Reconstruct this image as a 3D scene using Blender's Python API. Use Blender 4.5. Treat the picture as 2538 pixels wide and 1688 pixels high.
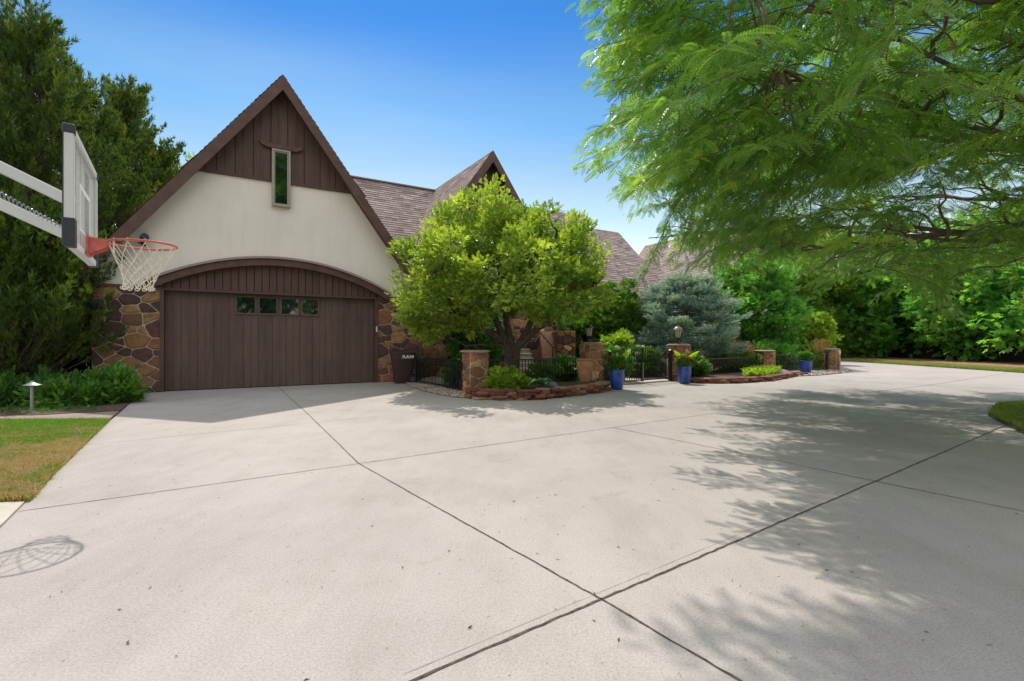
import bpy, math
import numpy as np
from mathutils import Vector, Matrix

S = bpy.context.scene
for o in list(bpy.data.objects): bpy.data.objects.remove(o)
COL = S.collection
rad = math.radians
rng = np.random.default_rng(11)

# ------------------------------------------------------------------ camera, sky, sun
cam_d = bpy.data.cameras.new('camera'); cam = bpy.data.objects.new('camera', cam_d); COL.objects.link(cam)
cam.location = (0, 0, 1.2); cam.rotation_euler = (rad(90), 0, 0)
cam_d.sensor_width = 36; cam_d.lens = 36*1227/2538; cam_d.clip_end = 2000; cam_d.clip_start = 0.05
S.camera = cam
EL, AZ = 55.0, -15.0
w = bpy.data.worlds.new('World'); S.world = w; w.use_nodes = True
nt = w.node_tree; bg = nt.nodes['Background']
sky = nt.nodes.new('ShaderNodeTexSky'); sky.sky_type = 'NISHITA'; sky.sun_disc = False
sky.sun_elevation = rad(EL); sky.sun_rotation = rad(AZ); sky.altitude = 1500; sky.air_density = 1.0; sky.dust_density = 0.4; sky.ozone_density = 3.0
gm = nt.nodes.new('ShaderNodeGamma'); gm.inputs[1].default_value = 1.35
hs = nt.nodes.new('ShaderNodeHueSaturation'); hs.inputs['Saturation'].default_value = 1.12; hs.inputs['Value'].default_value = 0.45*4*0.93
nt.links.new(sky.outputs[0], gm.inputs[0]); nt.links.new(gm.outputs[0], hs.inputs['Color'])
# hazier and paler toward the horizon, deeper blue higher up
tc0 = nt.nodes.new('ShaderNodeTexCoord'); sz = nt.nodes.new('ShaderNodeSeparateXYZ'); nt.links.new(tc0.outputs['Generated'], sz.inputs[0])
cr = nt.nodes.new('ShaderNodeValToRGB'); cr.color_ramp.interpolation = 'EASE'; els = cr.color_ramp.elements; els.new(0.5); els.new(0.6)
for e_, (p_, c_) in zip(els, ((0.0, (1.0, 0.5, 0.235)), (0.27, (0.87, 0.46, 0.24)), (0.40, (0.52, 0.42, 0.285)), (0.56, (0.155, 0.28, 0.295)))): e_.position = p_; e_.color = (*c_, 1)
nt.links.new(sz.outputs[2], cr.inputs[0]); mt = nt.nodes.new('ShaderNodeMix'); mt.data_type = 'RGBA'; mt.blend_type = 'MULTIPLY'; mt.inputs[0].default_value = 1
wn = nt.nodes.new('ShaderNodeTexNoise'); wm = nt.nodes.new('ShaderNodeMapping'); wm.inputs['Scale'].default_value = (1.2, 1.0, 7.0); nt.links.new(tc0.outputs['Generated'], wm.inputs[0]); nt.links.new(wm.outputs[0], wn.inputs['Vector'])
wn.inputs['Scale'].default_value = 1.3; wn.inputs['Detail'].default_value = 7; wr = nt.nodes.new('ShaderNodeMapRange'); wr.inputs[1].default_value = 0.45; wr.inputs[2].default_value = 0.8; wr.inputs[4].default_value = 0.06; nt.links.new(wn.outputs['Fac'], wr.inputs[0])
wx = nt.nodes.new('ShaderNodeMix'); wx.data_type = 'RGBA'; nt.links.new(wr.outputs[0], wx.inputs[0]); nt.links.new(hs.outputs[0], wx.inputs[6]); wx.inputs[7].default_value = (16, 16, 17, 1)
nt.links.new(wx.outputs[2], mt.inputs[6]); nt.links.new(cr.outputs[0], mt.inputs[7])
# added bright cloud veil, unseen overhead and behind the camera, to lift the shadows
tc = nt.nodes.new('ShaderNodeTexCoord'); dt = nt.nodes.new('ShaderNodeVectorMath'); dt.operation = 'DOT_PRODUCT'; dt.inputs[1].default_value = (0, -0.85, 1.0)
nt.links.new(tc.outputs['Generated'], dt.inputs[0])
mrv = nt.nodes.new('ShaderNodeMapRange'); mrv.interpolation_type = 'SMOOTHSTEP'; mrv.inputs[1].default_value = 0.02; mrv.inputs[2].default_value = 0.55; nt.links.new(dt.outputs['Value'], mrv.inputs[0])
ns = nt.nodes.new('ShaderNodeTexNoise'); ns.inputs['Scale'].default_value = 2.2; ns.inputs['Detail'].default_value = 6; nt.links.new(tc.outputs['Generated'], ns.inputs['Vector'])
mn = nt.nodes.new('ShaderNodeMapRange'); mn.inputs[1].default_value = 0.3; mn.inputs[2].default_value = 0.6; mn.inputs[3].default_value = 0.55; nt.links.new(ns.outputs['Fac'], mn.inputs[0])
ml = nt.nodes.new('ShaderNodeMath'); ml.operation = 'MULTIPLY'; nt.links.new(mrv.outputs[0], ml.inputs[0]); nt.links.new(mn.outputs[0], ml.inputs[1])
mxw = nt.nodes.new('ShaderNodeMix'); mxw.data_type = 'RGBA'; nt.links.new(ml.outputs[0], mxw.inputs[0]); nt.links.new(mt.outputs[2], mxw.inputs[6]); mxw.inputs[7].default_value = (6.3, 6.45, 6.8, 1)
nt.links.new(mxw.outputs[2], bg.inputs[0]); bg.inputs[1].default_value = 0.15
sd = bpy.data.lights.new('sun', 'SUN'); sun = bpy.data.objects.new('sun', sd); COL.objects.link(sun)
sd.energy = 3.2; sd.angle = rad(0.55); sd.color = (1.0, 0.95, 0.87)
sv = Vector((math.sin(rad(AZ))*math.cos(rad(EL)), math.cos(rad(AZ))*math.cos(rad(EL)), math.sin(rad(EL))))
sun.rotation_euler = sv.to_track_quat('Z', 'Y').to_euler()
S.view_settings.view_transform = 'Standard'; S.view_settings.look = 'None'; S.view_settings.gamma = 1
S.view_settings.exposure = 0.36
S.render.engine = 'CYCLES'

# ------------------------------------------------------------------ material helpers
def newmat(name, rough=0.8, spec=0.3):
    m = bpy.data.materials.new(name); m.use_nodes = True
    b = m.node_tree.nodes['Principled BSDF']; b.inputs['Roughness'].default_value = rough
    b.inputs['Specular IOR Level'].default_value = spec
    return m, m.node_tree, b
def nd(nt, t, **k):
    n = nt.nodes.new(t)
    for a, v in k.items():
        if a.startswith('i_'): n.inputs[a[2:].replace('_', ' ')].default_value = v
        else: setattr(n, a, v)
    return n
def ramp(nt, fac, stops, interp='LINEAR'):
    r = nt.nodes.new('ShaderNodeValToRGB'); r.color_ramp.interpolation = interp
    els = r.color_ramp.elements
    while len(els) < len(stops): els.new(0.5)
    for e, (p, c) in zip(els, stops): e.position = p; e.color = (*c, 1)
    nt.links.new(fac, r.inputs[0]); return r.outputs[0]
def noise(nt, vec, scale, detail=4, rough=0.55):
    n = nd(nt, 'ShaderNodeTexNoise'); n.inputs['Scale'].default_value = scale; n.inputs['Detail'].default_value = detail
    n.inputs['Roughness'].default_value = rough; nt.links.new(vec, n.inputs['Vector']); return n.outputs['Fac']
def mixc(nt, fac, a, b, mode='MIX'):
    m = nd(nt, 'ShaderNodeMix', data_type='RGBA', blend_type=mode)
    for s, v in ((m.inputs[0], fac), (m.inputs[6], a), (m.inputs[7], b)):
        if hasattr(v, 'is_output'): nt.links.new(v, s)
        else: s.default_value = v if not isinstance(v, tuple) else (*v, 1)
    return m.outputs[2]
def bump(nt, b, h, strength=0.3, dist=0.01):
    n = nd(nt, 'ShaderNodeBump'); n.inputs['Strength'].default_value = strength; n.inputs['Distance'].default_value = dist
    nt.links.new(h, n.inputs['Height']); nt.links.new(n.outputs[0], b.inputs['Normal'])
def objco(nt, scale=(1, 1, 1)):
    t = nd(nt, 'ShaderNodeTexCoord'); m = nd(nt, 'ShaderNodeMapping'); m.inputs['Scale'].default_value = scale
    nt.links.new(t.outputs['Object'], m.inputs[0]); return m.outputs[0]
def tintattr(nt):
    a = nd(nt, 'ShaderNodeAttribute'); a.attribute_name = 'tint'; return a.outputs['Fac']
def plain(name, c, rough=0.6, var=0.15, sc=6, bsc=60, bs=0.1, metal=0, spec=0.4, stretch=(1, 1, 1), c2=None):
    m, nt, b = newmat(name, rough, spec); co = objco(nt, stretch)
    n = noise(nt, co, sc, 6)
    lo = tuple(x*(1-var) for x in c); hi = c2 or tuple(min(1, x*(1+var)) for x in c)
    nt.links.new(ramp(nt, n, [(0.3, lo), (0.7, hi)]), b.inputs['Base Color'])
    if bs: bump(nt, b, noise(nt, co, bsc, 3), bs, 0.004)
    b.inputs['Metallic'].default_value = metal
    return m
def leafmat(name, stops, trans=0.4, rough=0.45, tcol=1.6, spec=0.35, gain=1.55):
    m, nt, b = newmat(name, rough, spec); stops = [(p, tuple(min(0.6, x*gain) for x in c)) for p, c in stops]
    c = ramp(nt, tintattr(nt), stops); nt.links.new(c, b.inputs['Base Color'])
    t = nd(nt, 'ShaderNodeBsdfTranslucent')
    cc = mixc(nt, 1.0, c, (tcol, tcol*0.98, tcol*0.45), 'MULTIPLY'); nt.links.new(cc, t.inputs[0])
    mx = nd(nt, 'ShaderNodeMixShader'); mx.inputs[0].default_value = trans
    out = nt.nodes['Material Output']
    nt.links.new(b.outputs[0], mx.inputs[1]); nt.links.new(t.outputs[0], mx.inputs[2]); nt.links.new(mx.outputs[0], out.inputs[0])
    return m

M = {}
# concrete
m, nt, b = newmat('concrete', 0.85, 0.25); co = objco(nt)
c1 = ramp(nt, noise(nt, co, 0.55, 6, 0.6), [(0.3, (0.385, 0.345, 0.318)), (0.7, (0.485, 0.438, 0.405))])
c2 = ramp(nt, noise(nt, co, 95, 3, 0.7), [(0.35, (0.80, 0.79, 0.78)), (0.62, (1.06, 1.06, 1.06))])
c = mixc(nt, 1.0, c1, c2, 'MULTIPLY')
sp = ramp(nt, noise(nt, co, 34, 2, 0.5), [(0.25, (0.72, 0.70, 0.68)), (0.34, (1, 1, 1))])
c = mixc(nt, 0.8, c, sp, 'MULTIPLY')
c3 = ramp(nt, noise(nt, objco(nt, (1, 0.35, 1)), 3.2, 8, 0.7), [(0.32, (0.88, 0.87, 0.85)), (0.55, (1, 1, 1))])
c = mixc(nt, 0.8, c, c3, 'MULTIPLY')
st1 = ramp(nt, noise(nt, co, 1.7, 9, 0.78), [(0.30, (0.82, 0.80, 0.77)), (0.42, (1, 1, 1)), (0.60, (1, 1, 1)), (0.72, (1.07, 1.065, 1.05))]); c = mixc(nt, 1.0, c, st1, 'MULTIPLY')
vo = nd(nt, 'ShaderNodeTexVoronoi'); vo.inputs['Scale'].default_value = 2.6; nt.links.new(co, vo.inputs['Vector'])
c = mixc(nt, 0.55, c, ramp(nt, vo.outputs['Distance'], [(0.015, (0.55, 0.53, 0.50)), (0.05, (1, 1, 1))]), 'MULTIPLY')
nt.links.new(c, b.inputs['Base Color']); bump(nt, b, noise(nt, co, 160, 4, 0.7), 0.35, 0.004); M['concrete'] = m
M['pale_concrete'] = plain('pale_concrete', (0.50, 0.45, 0.38), 0.85, 0.15, 4, 90, 0.3)
M['joint'] = plain('joint', (0.05, 0.038, 0.03), 0.95, 0.5, 30, 90, 0.3, c2=(0.16, 0.12, 0.09))
M['score'] = plain('score', (0.33, 0.295, 0.26), 0.9, 0.2, 12)
M['soil'] = plain('soil', (0.075, 0.048, 0.034), 0.95, 0.5, 14, 60, 0.8, c2=(0.16, 0.10, 0.07))
M['ground'] = plain('ground', (0.10, 0.085, 0.045), 0.95, 0.4, 3, 40, 0.6, c2=(0.14, 0.14, 0.05))
M['flagstone'] = plain('flagstone', (0.26, 0.20, 0.17), 0.8, 0.25, 3, 40, 0.4)
# stucco
m, nt, b = newmat('stucco', 0.9, 0.2); co = objco(nt)
c = ramp(nt, noise(nt, co, 0.8, 5, 0.6), [(0.3, (0.78, 0.71, 0.635)), (0.7, (0.86, 0.79, 0.715))])
st = ramp(nt, noise(nt, objco(nt, (3, 3, 0.35)), 1.6, 6, 0.65), [(0.3, (0.90, 0.89, 0.87)), (0.5, (1, 1, 1))])
c = mixc(nt, 0.6, c, st, 'MULTIPLY')
nt.links.new(c, b.inputs['Base Color']); bump(nt, b, noise(nt, co, 55, 5, 0.7), 0.7, 0.012); M['stucco'] = m
# painted brown wood
def woodmat(name, a, bb, rough=0.62):
    m, nt, b = newmat(name, rough, 0.35)
    g = noise(nt, objco(nt, (28, 28, 1.2)), 2.2, 6, 0.65)
    l = noise(nt, objco(nt, (1, 1, 0.5)), 1.3, 4, 0.6)
    c = mixc(nt, l, a, bb); c = mixc(nt, 1.0, c, ramp(nt, g, [(0.3, (0.80, 0.80, 0.80)), (0.65, (1.08, 1.08, 1.08))]), 'MULTIPLY')
    dirt = ramp(nt, noise(nt, objco(nt, (4, 4, 0.5)), 1.5, 6, 0.7), [(0.35, (0.72, 0.70, 0.70)), (0.55, (1, 1, 1))])
    c = mixc(nt, 0.7, c, dirt, 'MULTIPLY')
    t = mixc(nt, 0.5, c, ramp(nt, tintattr(nt), [(0, (0.8, 0.8, 0.8)), (1, (1.2, 1.2, 1.2))]), 'MULTIPLY')
    nt.links.new(t, b.inputs['Base Color']); bump(nt, b, g, 0.4, 0.004); return m
M['siding'] = woodmat('siding', (0.096, 0.052, 0.041), (0.128, 0.072, 0.058))
M['door'] = woodmat('door', (0.118, 0.073, 0.062), (0.152, 0.097, 0.083))
M['trim'] = plain('trim', (0.104, 0.056, 0.043), 0.6, 0.25, 5, 50, 0.3, stretch=(1, 1, 1))
M['white_metal'] = plain('white_metal', (0.72, 0.73, 0.74), 0.35, 0.06, 4, 40, 0.03)
M['grey_plastic'] = plain('grey_plastic', (0.045, 0.05, 0.06), 0.5, 0.15, 8, 80, 0.1)
M['window_frame'] = plain('window_frame', (0.36, 0.32, 0.27), 0.4, 0.1, 8, 60, 0.05)
M['black_metal'] = plain('black_metal', (0.010, 0.011, 0.014), 0.38, 0.3, 14, 120, 0.1, spec=0.5)
M['galvanised'] = plain('galvanised', (0.30, 0.33, 0.36), 0.45, 0.2, 10, 80, 0.1, metal=0.5)
M['red_paint'] = plain('red_paint', (0.62, 0.10, 0.09), 0.45, 0.15, 9, 70, 0.1, c2=(0.70, 0.20, 0.17))
M['net_cord'] = plain('net_cord', (0.78, 0.74, 0.64), 0.9, 0.1, 40, 300, 0.3)
M['bin_plastic'] = plain('bin_plastic', (0.040, 0.018, 0.014), 0.42, 0.2, 6, 200, 0.15, spec=0.45)
M['white_print'] = plain('white_print', (0.80, 0.80, 0.78), 0.6, 0.04, 10, 60, 0.0)
M['rubber'] = plain('rubber', (0.015, 0.015, 0.016), 0.8, 0.2, 20, 100, 0.3)
M['terracotta'] = plain('terracotta', (0.48, 0.22, 0.115), 0.85, 0.22, 7, 70, 0.3, c2=(0.60, 0.31, 0.18))
M['copper'] = plain('copper', (0.20, 0.085, 0.05), 0.4, 0.3, 14, 60, 0.1, metal=0.7)
M['boulder'] = plain('boulder', (0.24, 0.23, 0.22), 0.9, 0.3, 7, 40, 0.6)
M['blue_boulder'] = plain('blue_boulder', (0.13, 0.17, 0.19), 0.85, 0.35, 8, 40, 0.6)
M['cap_stone'] = plain('cap_stone', (0.34, 0.25, 0.19), 0.85, 0.25, 5, 40, 0.5)
M['bark'] = plain('bark', (0.085, 0.062, 0.050), 0.95, 0.45, 5, 22, 1.0, stretch=(6, 6, 1.2), c2=(0.19, 0.15, 0.125))
M['locust_bark'] = plain('locust_bark', (0.13, 0.085, 0.065), 0.9, 0.35, 8, 40, 0.6, c2=(0.24, 0.17, 0.13))
M['far_wood'] = plain('far_wood', (0.016, 0.010, 0.008), 0.9, 0.4, 6, 40, 0.4, c2=(0.032, 0.020, 0.016))
M['lamp_roof_tan'] = plain('lamp_roof_tan', (0.20, 0.13, 0.09), 0.35, 0.2, 12, 50, 0.1, spec=0.6)
# frosted lamp glass / panes
m, nt, b = newmat('lamp_glass', 0.35, 0.5); co = objco(nt, (6, 6, 1))
nt.links.new(ramp(nt, noise(nt, co, 5, 4), [(0.3, (0.50, 0.44, 0.33)), (0.7, (0.66, 0.60, 0.48))]), b.inputs['Base Color'])
tr = nd(nt, 'ShaderNodeBsdfTranslucent'); tr.inputs[0].default_value = (0.8, 0.72, 0.55, 1); mx = nd(nt, 'ShaderNodeMixShader'); mx.inputs[0].default_value = 0.45
nt.links.new(b.outputs[0], mx.inputs[1]); nt.links.new(tr.outputs[0], mx.inputs[2]); nt.links.new(mx.outputs[0], nt.nodes['Material Output'].inputs[0]); M['lamp_glass'] = m
m, nt, b = newmat('dark_pane', 0.03, 0.9); b.inputs['Base Color'].default_value = (0.006, 0.010, 0.010, 1); b.inputs['IOR'].default_value = 1.6
bump(nt, b, noise(nt, objco(nt), 3, 2), 0.05, 0.01); M['dark_pane'] = m
m, nt, b = newmat('acrylic', 0.08, 0.5); b.inputs['Base Color'].default_value = (0.75, 0.78, 0.78, 1)
tp = nd(nt, 'ShaderNodeBsdfTransparent'); tp.inputs[0].default_value = (0.93, 0.95, 0.95, 1); mx = nd(nt, 'ShaderNodeMixShader')
nt.links.new(ramp(nt, noise(nt, objco(nt), 2.5, 5), [(0.3, (0.30, 0.30, 0.30)), (0.7, (0.42, 0.42, 0.42))]), mx.inputs[0])
nt.links.new(tp.outputs[0], mx.inputs[1]); nt.links.new(b.outputs[0], mx.inputs[2]); nt.links.new(mx.outputs[0], nt.nodes['Material Output'].inputs[0]); M['acrylic'] = m
# stone veneer
m, nt, b = newmat('stone', 0.85, 0.3); co = objco(nt)
c = ramp(nt, tintattr(nt), [(0.0, (0.045, 0.026, 0.027)), (0.16, (0.085, 0.042, 0.038)), (0.32, (0.055, 0.034, 0.030)), (0.45, (0.15, 0.078, 0.046)),
    (0.60, (0.245, 0.132, 0.062)), (0.72, (0.135, 0.068, 0.042)), (0.85, (0.24, 0.10, 0.055)), (0.93, (0.33, 0.19, 0.085)), (1.0, (0.50, 0.36, 0.24))])
n1 = noise(nt, co, 9, 8, 0.7); c = mixc(nt, 1.0, c, ramp(nt, n1, [(0.25, (0.50, 0.46, 0.44)), (0.5, (1, 1, 1)), (0.75, (1.6, 1.35, 1.05))]), 'MULTIPLY')
c = mixc(nt, 1.0, c, (1.52, 1.56, 1.62), 'MULTIPLY')
nt.links.new(c, b.inputs['Base Color']); bump(nt, b, noise(nt, co, 22, 8, 0.75), 0.9, 0.02); M['stone'] = m
M['mortar'] = plain('mortar', (0.50, 0.44, 0.355), 0.95, 0.2, 9, 70, 0.6)
m, nt, b = newmat('red_flat_stone', 0.85, 0.3); co = objco(nt)
c = ramp(nt, tintattr(nt), [(0, (0.10, 0.042, 0.032)), (0.4, (0.19, 0.075, 0.052)), (0.75, (0.27, 0.14, 0.095)), (1, (0.34, 0.24, 0.165))])
c = mixc(nt, 1.0, c, ramp(nt, noise(nt, co, 12, 6, 0.7), [(0.3, (0.6, 0.6, 0.6)), (0.7, (1.3, 1.25, 1.2))]), 'MULTIPLY')
nt.links.new(c, b.inputs['Base Color']); bump(nt, b, noise(nt, co, 30, 6, 0.7), 0.8, 0.01); M['flat'] = m
m, nt, b = newmat('pebble', 0.8, 0.3)
nt.links.new(ramp(nt, tintattr(nt), [(0, (0.12, 0.09, 0.08)), (0.4, (0.30, 0.23, 0.185)), (0.8, (0.48, 0.40, 0.33)), (1, (0.66, 0.60, 0.53))]), b.inputs['Base Color']); M['pebble'] = m
# shingles
m, nt, b = newmat('shingle', 0.92, 0.2); co = objco(nt)
c = ramp(nt, tintattr(nt), [(0, (0.14, 0.10, 0.09)), (0.35, (0.28, 0.215, 0.195)), (0.7, (0.42, 0.34, 0.31)), (1, (0.55, 0.47, 0.44))])
c = mixc(nt, 1.0, c, ramp(nt, noise(nt, co, 60, 3, 0.7), [(0.3, (0.75, 0.75, 0.75)), (0.7, (1.2, 1.2, 1.2))]), 'MULTIPLY')
nt.links.new(c, b.inputs['Base Color']); bump(nt, b, noise(nt, co, 120, 3, 0.7), 0.6, 0.006); M['shingle'] = m
# glazed pot
m, nt, b = newmat('blue_glaze', 0.16, 0.6)
t = nd(nt, 'ShaderNodeTexCoord')
nt.links.new(ramp(nt, noise(nt, t.outputs['Object'], 14, 5), [(0.3, (0.009, 0.038, 0.23)), (0.7, (0.022, 0.09, 0.40))]), b.inputs['Base Color']); M['blue_glaze'] = m
# litter
m, nt, b = newmat('litter', 0.9, 0.2)
nt.links.new(ramp(nt, tintattr(nt), [(0, (0.03, 0.02, 0.015)), (0.5, (0.08, 0.045, 0.028)), (1, (0.22, 0.12, 0.06))]), b.inputs['Base Color']); M['litter'] = m
# petals
def petal(name, c):
    m, nt, b = newmat(name, 0.55, 0.3)
    nt.links.new(ramp(nt, tintattr(nt), [(0, tuple(x*0.75 for x in c)), (1, c)]), b.inputs['Base Color'])
    return m
M['red_petal'] = petal('red_petal', (0.62, 0.04, 0.035)); M['white_petal'] = petal('white_petal', (0.80, 0.82, 0.66)); M['pale_green_petal'] = petal('pale_green_petal', (0.52, 0.62, 0.25))
M['rust_leaf'] = leafmat('rust_leaf', [(0, (0.11, 0.045, 0.02)), (1, (0.24, 0.085, 0.035))], 0.35)
# foliage
M['L_orn'] = leafmat('ornamental_leaf', [(0, (0.060, 0.105, 0.016)), (0.5, (0.120, 0.175, 0.026)), (1, (0.23, 0.28, 0.05))], 0.48, 0.30, 1.9, 0.6, gain=1.8)
M['L_locust'] = leafmat('locust_leaf', [(0, (0.040, 0.088, 0.020)), (0.6, (0.075, 0.145, 0.028)), (1, (0.16, 0.235, 0.04))], 0.52, 0.34, 2.0, 0.55, gain=1.9)
M['L_jun'] = leafmat('juniper_leaf', [(0, (0.035, 0.070, 0.018)), (0.6, (0.080, 0.135, 0.026)), (1, (0.17, 0.21, 0.035))], 0.3, 0.6, 1.7, gain=1.2)
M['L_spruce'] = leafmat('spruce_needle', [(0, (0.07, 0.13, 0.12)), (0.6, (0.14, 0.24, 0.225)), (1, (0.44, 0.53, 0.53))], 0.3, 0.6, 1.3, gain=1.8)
M['L_dark'] = leafmat('dark_leaf', [(0, (0.022, 0.062, 0.018)), (0.6, (0.042, 0.105, 0.024)), (1, (0.09, 0.17, 0.03))], 0.52, 0.45, 1.9, gain=3.3)
M['L_mid'] = leafmat('mid_leaf', [(0, (0.045, 0.10, 0.018)), (0.6, (0.085, 0.165, 0.022)), (1, (0.16, 0.25, 0.03))], 0.42, 0.45, 1.9)
M['L_bright'] = leafmat('bright_leaf', [(0, (0.085, 0.15, 0.018)), (0.6, (0.16, 0.25, 0.028)), (1, (0.28, 0.36, 0.05))], 0.42, 0.5, 1.8)
M['L_shrub'] = leafmat('shrub_leaf', [(0, (0.030, 0.085, 0.018)), (0.6, (0.065, 0.16, 0.028)), (1, (0.13, 0.25, 0.035))], 0.35, 0.4, 1.7)
M['L_hosta'] = leafmat('hosta_leaf', [(0, (0.08, 0.17, 0.09)), (0.6, (0.12, 0.24, 0.12)), (1, (0.42, 0.48, 0.22))], 0.3, 0.45, 1.4)
M['L_canna'] = leafmat('canna_leaf', [(0, (0.12, 0.24, 0.02)), (1, (0.24, 0.38, 0.03))], 0.5, 0.35, 1.8)
M['L_grass'] = leafmat('grass_blade', [(0, (0.46, 0.33, 0.19)), (0.35, (0.42, 0.33, 0.15)), (0.6, (0.20, 0.25, 0.05)), (1, (0.15, 0.30, 0.02))], 0.3, 0.6, 1.3, gain=1.1)
M['L_plume'] = leafmat('plume', [(0, (0.36, 0.22, 0.08)), (1, (0.50, 0.33, 0.14))], 0.3, 0.8, 1.3)

# ------------------------------------------------------------------ object helpers
def put(o, parent=None):
    COL.objects.link(o)
    if parent is not None: o.parent = parent
    return o
def tag(o, label=None, cat=None, group=None, kind=None):
    if label: o['label'] = label
    if cat: o['category'] = cat
    if group: o['group'] = group
    if kind: o['kind'] = kind
    return o
def thing(name, label, cat, loc=(0, 0, 0), rz=0.0, group=None):
    o = bpy.data.objects.new(name, None); o.empty_display_size = 0.2
    put(o); o.location = loc; o.rotation_euler = (0, 0, rz); return tag(o, label, cat, group)
def npmesh(name, V, F, mat, parent=None, tint=None, smooth=False, loc=None):
    """V (n,3), F (m,k) constant k or list of such arrays"""
    V = np.asarray(V, dtype=np.float32)
    Fs = F if isinstance(F, list) and isinstance(F[0], np.ndarray) else [np.asarray(F)]
    idx = np.concatenate([np.asarray(f).ravel() for f in Fs]).astype(np.int32)
    tot = np.concatenate([np.full(len(f), np.asarray(f).shape[1]) for f in Fs]).astype(np.int32)
    st = np.concatenate([[0], np.cumsum(tot)[:-1]]).astype(np.int32)
    me = bpy.data.meshes.new(name)
    me.vertices.add(len(V)); me.vertices.foreach_set('co', V.ravel())
    me.loops.add(len(idx)); me.loops.foreach_set('vertex_index', idx)
    me.polygons.add(len(tot)); me.polygons.foreach_set('loop_start', st)
    me.update(calc_edges=True)
    if tint is not None:
        a = me.attributes.new('tint', 'FLOAT', 'FACE'); a.data.foreach_set('value', np.asarray(tint, dtype=np.float32))
    me.polygons.foreach_set('use_smooth', np.full(len(tot), bool(smooth)))
    me.materials.append(mat)
    o = put(bpy.data.objects.new(name, me), parent)
    if loc is not None: o.location = loc
    return o
class MB:
    def __init__(s): s.v = []; s.f = []; s.t = []
    def add(s, vs, fs, t=0.5):
        k = len(s.v); s.v += [tuple(map(float, p)) for p in vs]; s.f += [tuple(i+k for i in f) for f in fs]; s.t += [t]*len(fs)
    def box(s, x0, x1, y0, y1, z0, z1, t=0.5, M4=None):
        vs = [(x, y, z) for z in (z0, z1) for y in (y0, y1) for x in (x0, x1)]
        if M4 is not None: vs = [tuple(M4 @ Vector(p)) for p in vs]
        s.add(vs, [(0, 2, 3, 1), (4, 5, 7, 6), (0, 1, 5, 4), (2, 6, 7, 3), (0, 4, 6, 2), (1, 3, 7, 5)], t)
    def cbox(s, x0, x1, y0, y1, z0, z1, c=0.01, t=0.5, M4=None):
        """box with chamfered edges"""
        vs = []; fs = []
        X = (x0, x1); Y = (y0, y1); Z = (z0, z1); idx = {}
        for i in (0, 1):
            for j in (0, 1):
                for k in (0, 1):
                    sx, sy, sz = (1 if i == 0 else -1), (1 if j == 0 else -1), (1 if k == 0 else -1)
                    for a in range(3):
                        p = [X[i], Y[j], Z[k]]
                        if a != 0: p[0] += sx*c
                        if a != 1: p[1] += sy*c
                        if a != 2: p[2] += sz*c
                        idx[i, j, k, a] = len(vs); vs.append(tuple(p))
        if M4 is not None: vs = [tuple(M4 @ Vector(p)) for p in vs]
        I = lambda i, j, k, a: idx[i, j, k, a]
        for i in (0, 1): fs.append([I(i, 0, 0, 0), I(i, 1, 0, 0), I(i, 1, 1, 0), I(i, 0, 1, 0)])
        for j in (0, 1): fs.append([I(0, j, 0, 1), I(1, j, 0, 1), I(1, j, 1, 1), I(0, j, 1, 1)])
        for k in (0, 1): fs.append([I(0, 0, k, 2), I(1, 0, k, 2), I(1, 1, k, 2), I(0, 1, k, 2)])
        for j in (0, 1):
            for k in (0, 1): fs.append([I(0, j, k, 1), I(1, j, k, 1), I(1, j, k, 2), I(0, j, k, 2)])
        for i in (0, 1):
            for k in (0, 1): fs.append([I(i, 0, k, 0), I(i, 1, k, 0), I(i, 1, k, 2), I(i, 0, k, 2)])
        for i in (0, 1):
            for j in (0, 1): fs.append([I(i, j, 0, 0), I(i, j, 1, 0), I(i, j, 1, 1), I(i, j, 0, 1)])
        for i in (0, 1):
            for j in (0, 1):
                for k in (0, 1): fs.append([I(i, j, k, 0), I(i, j, k, 1), I(i, j, k, 2)])
        s.add(vs, fs, t)
    def prism(s, poly, axis, a0, a1, t=0.5):
        """poly: list of 2D pts, extruded along axis ('x','y','z') from a0 to a1"""
        def P(p, a):
            return {'y': (p[0], a, p[1]), 'x': (a, p[0], p[1]), 'z': (p[0], p[1], a)}[axis]
        n = len(poly); vs = [P(p, a0) for p in poly]+[P(p, a1) for p in poly]
        fs = [tuple(range(n)), tuple(range(2*n-1, n-1, -1))]+[(i, i+n, (i+1) % n+n, (i+1) % n) for i in range(n)]
        s.add(vs, fs, t)
    def tube(s, pts, r, n=8, t=0.5, cap=True):
        pts = [Vector(p) for p in pts]; rr = r if hasattr(r, '__len__') else [r]*len(pts)
        vs = []; N = len(pts); prev = None
        for i, p in enumerate(pts):
            d = (pts[min(i+1, N-1)]-pts[max(i-1, 0)]).normalized()
            u = prev if prev is not None else (Vector((0, 0, 1)) if abs(d.z) < 0.9 else Vector((1, 0, 0)))
            a = (u - d*u.dot(d))
            if a.length < 1e-5: a = d.orthogonal()
            a.normalize(); bb = d.cross(a); prev = a
            for k in range(n):
                th = 2*math.pi*k/n; vs.append(p+(a*math.cos(th)+bb*math.sin(th))*rr[i])
        fs = [(i*n+k, i*n+(k+1) % n, (i+1)*n+(k+1) % n, (i+1)*n+k) for i in range(N-1) for k in range(n)]
        if cap: fs += [tuple(range(n))[::-1], tuple((N-1)*n+k for k in range(n))]
        s.add(vs, fs, t)
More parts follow.
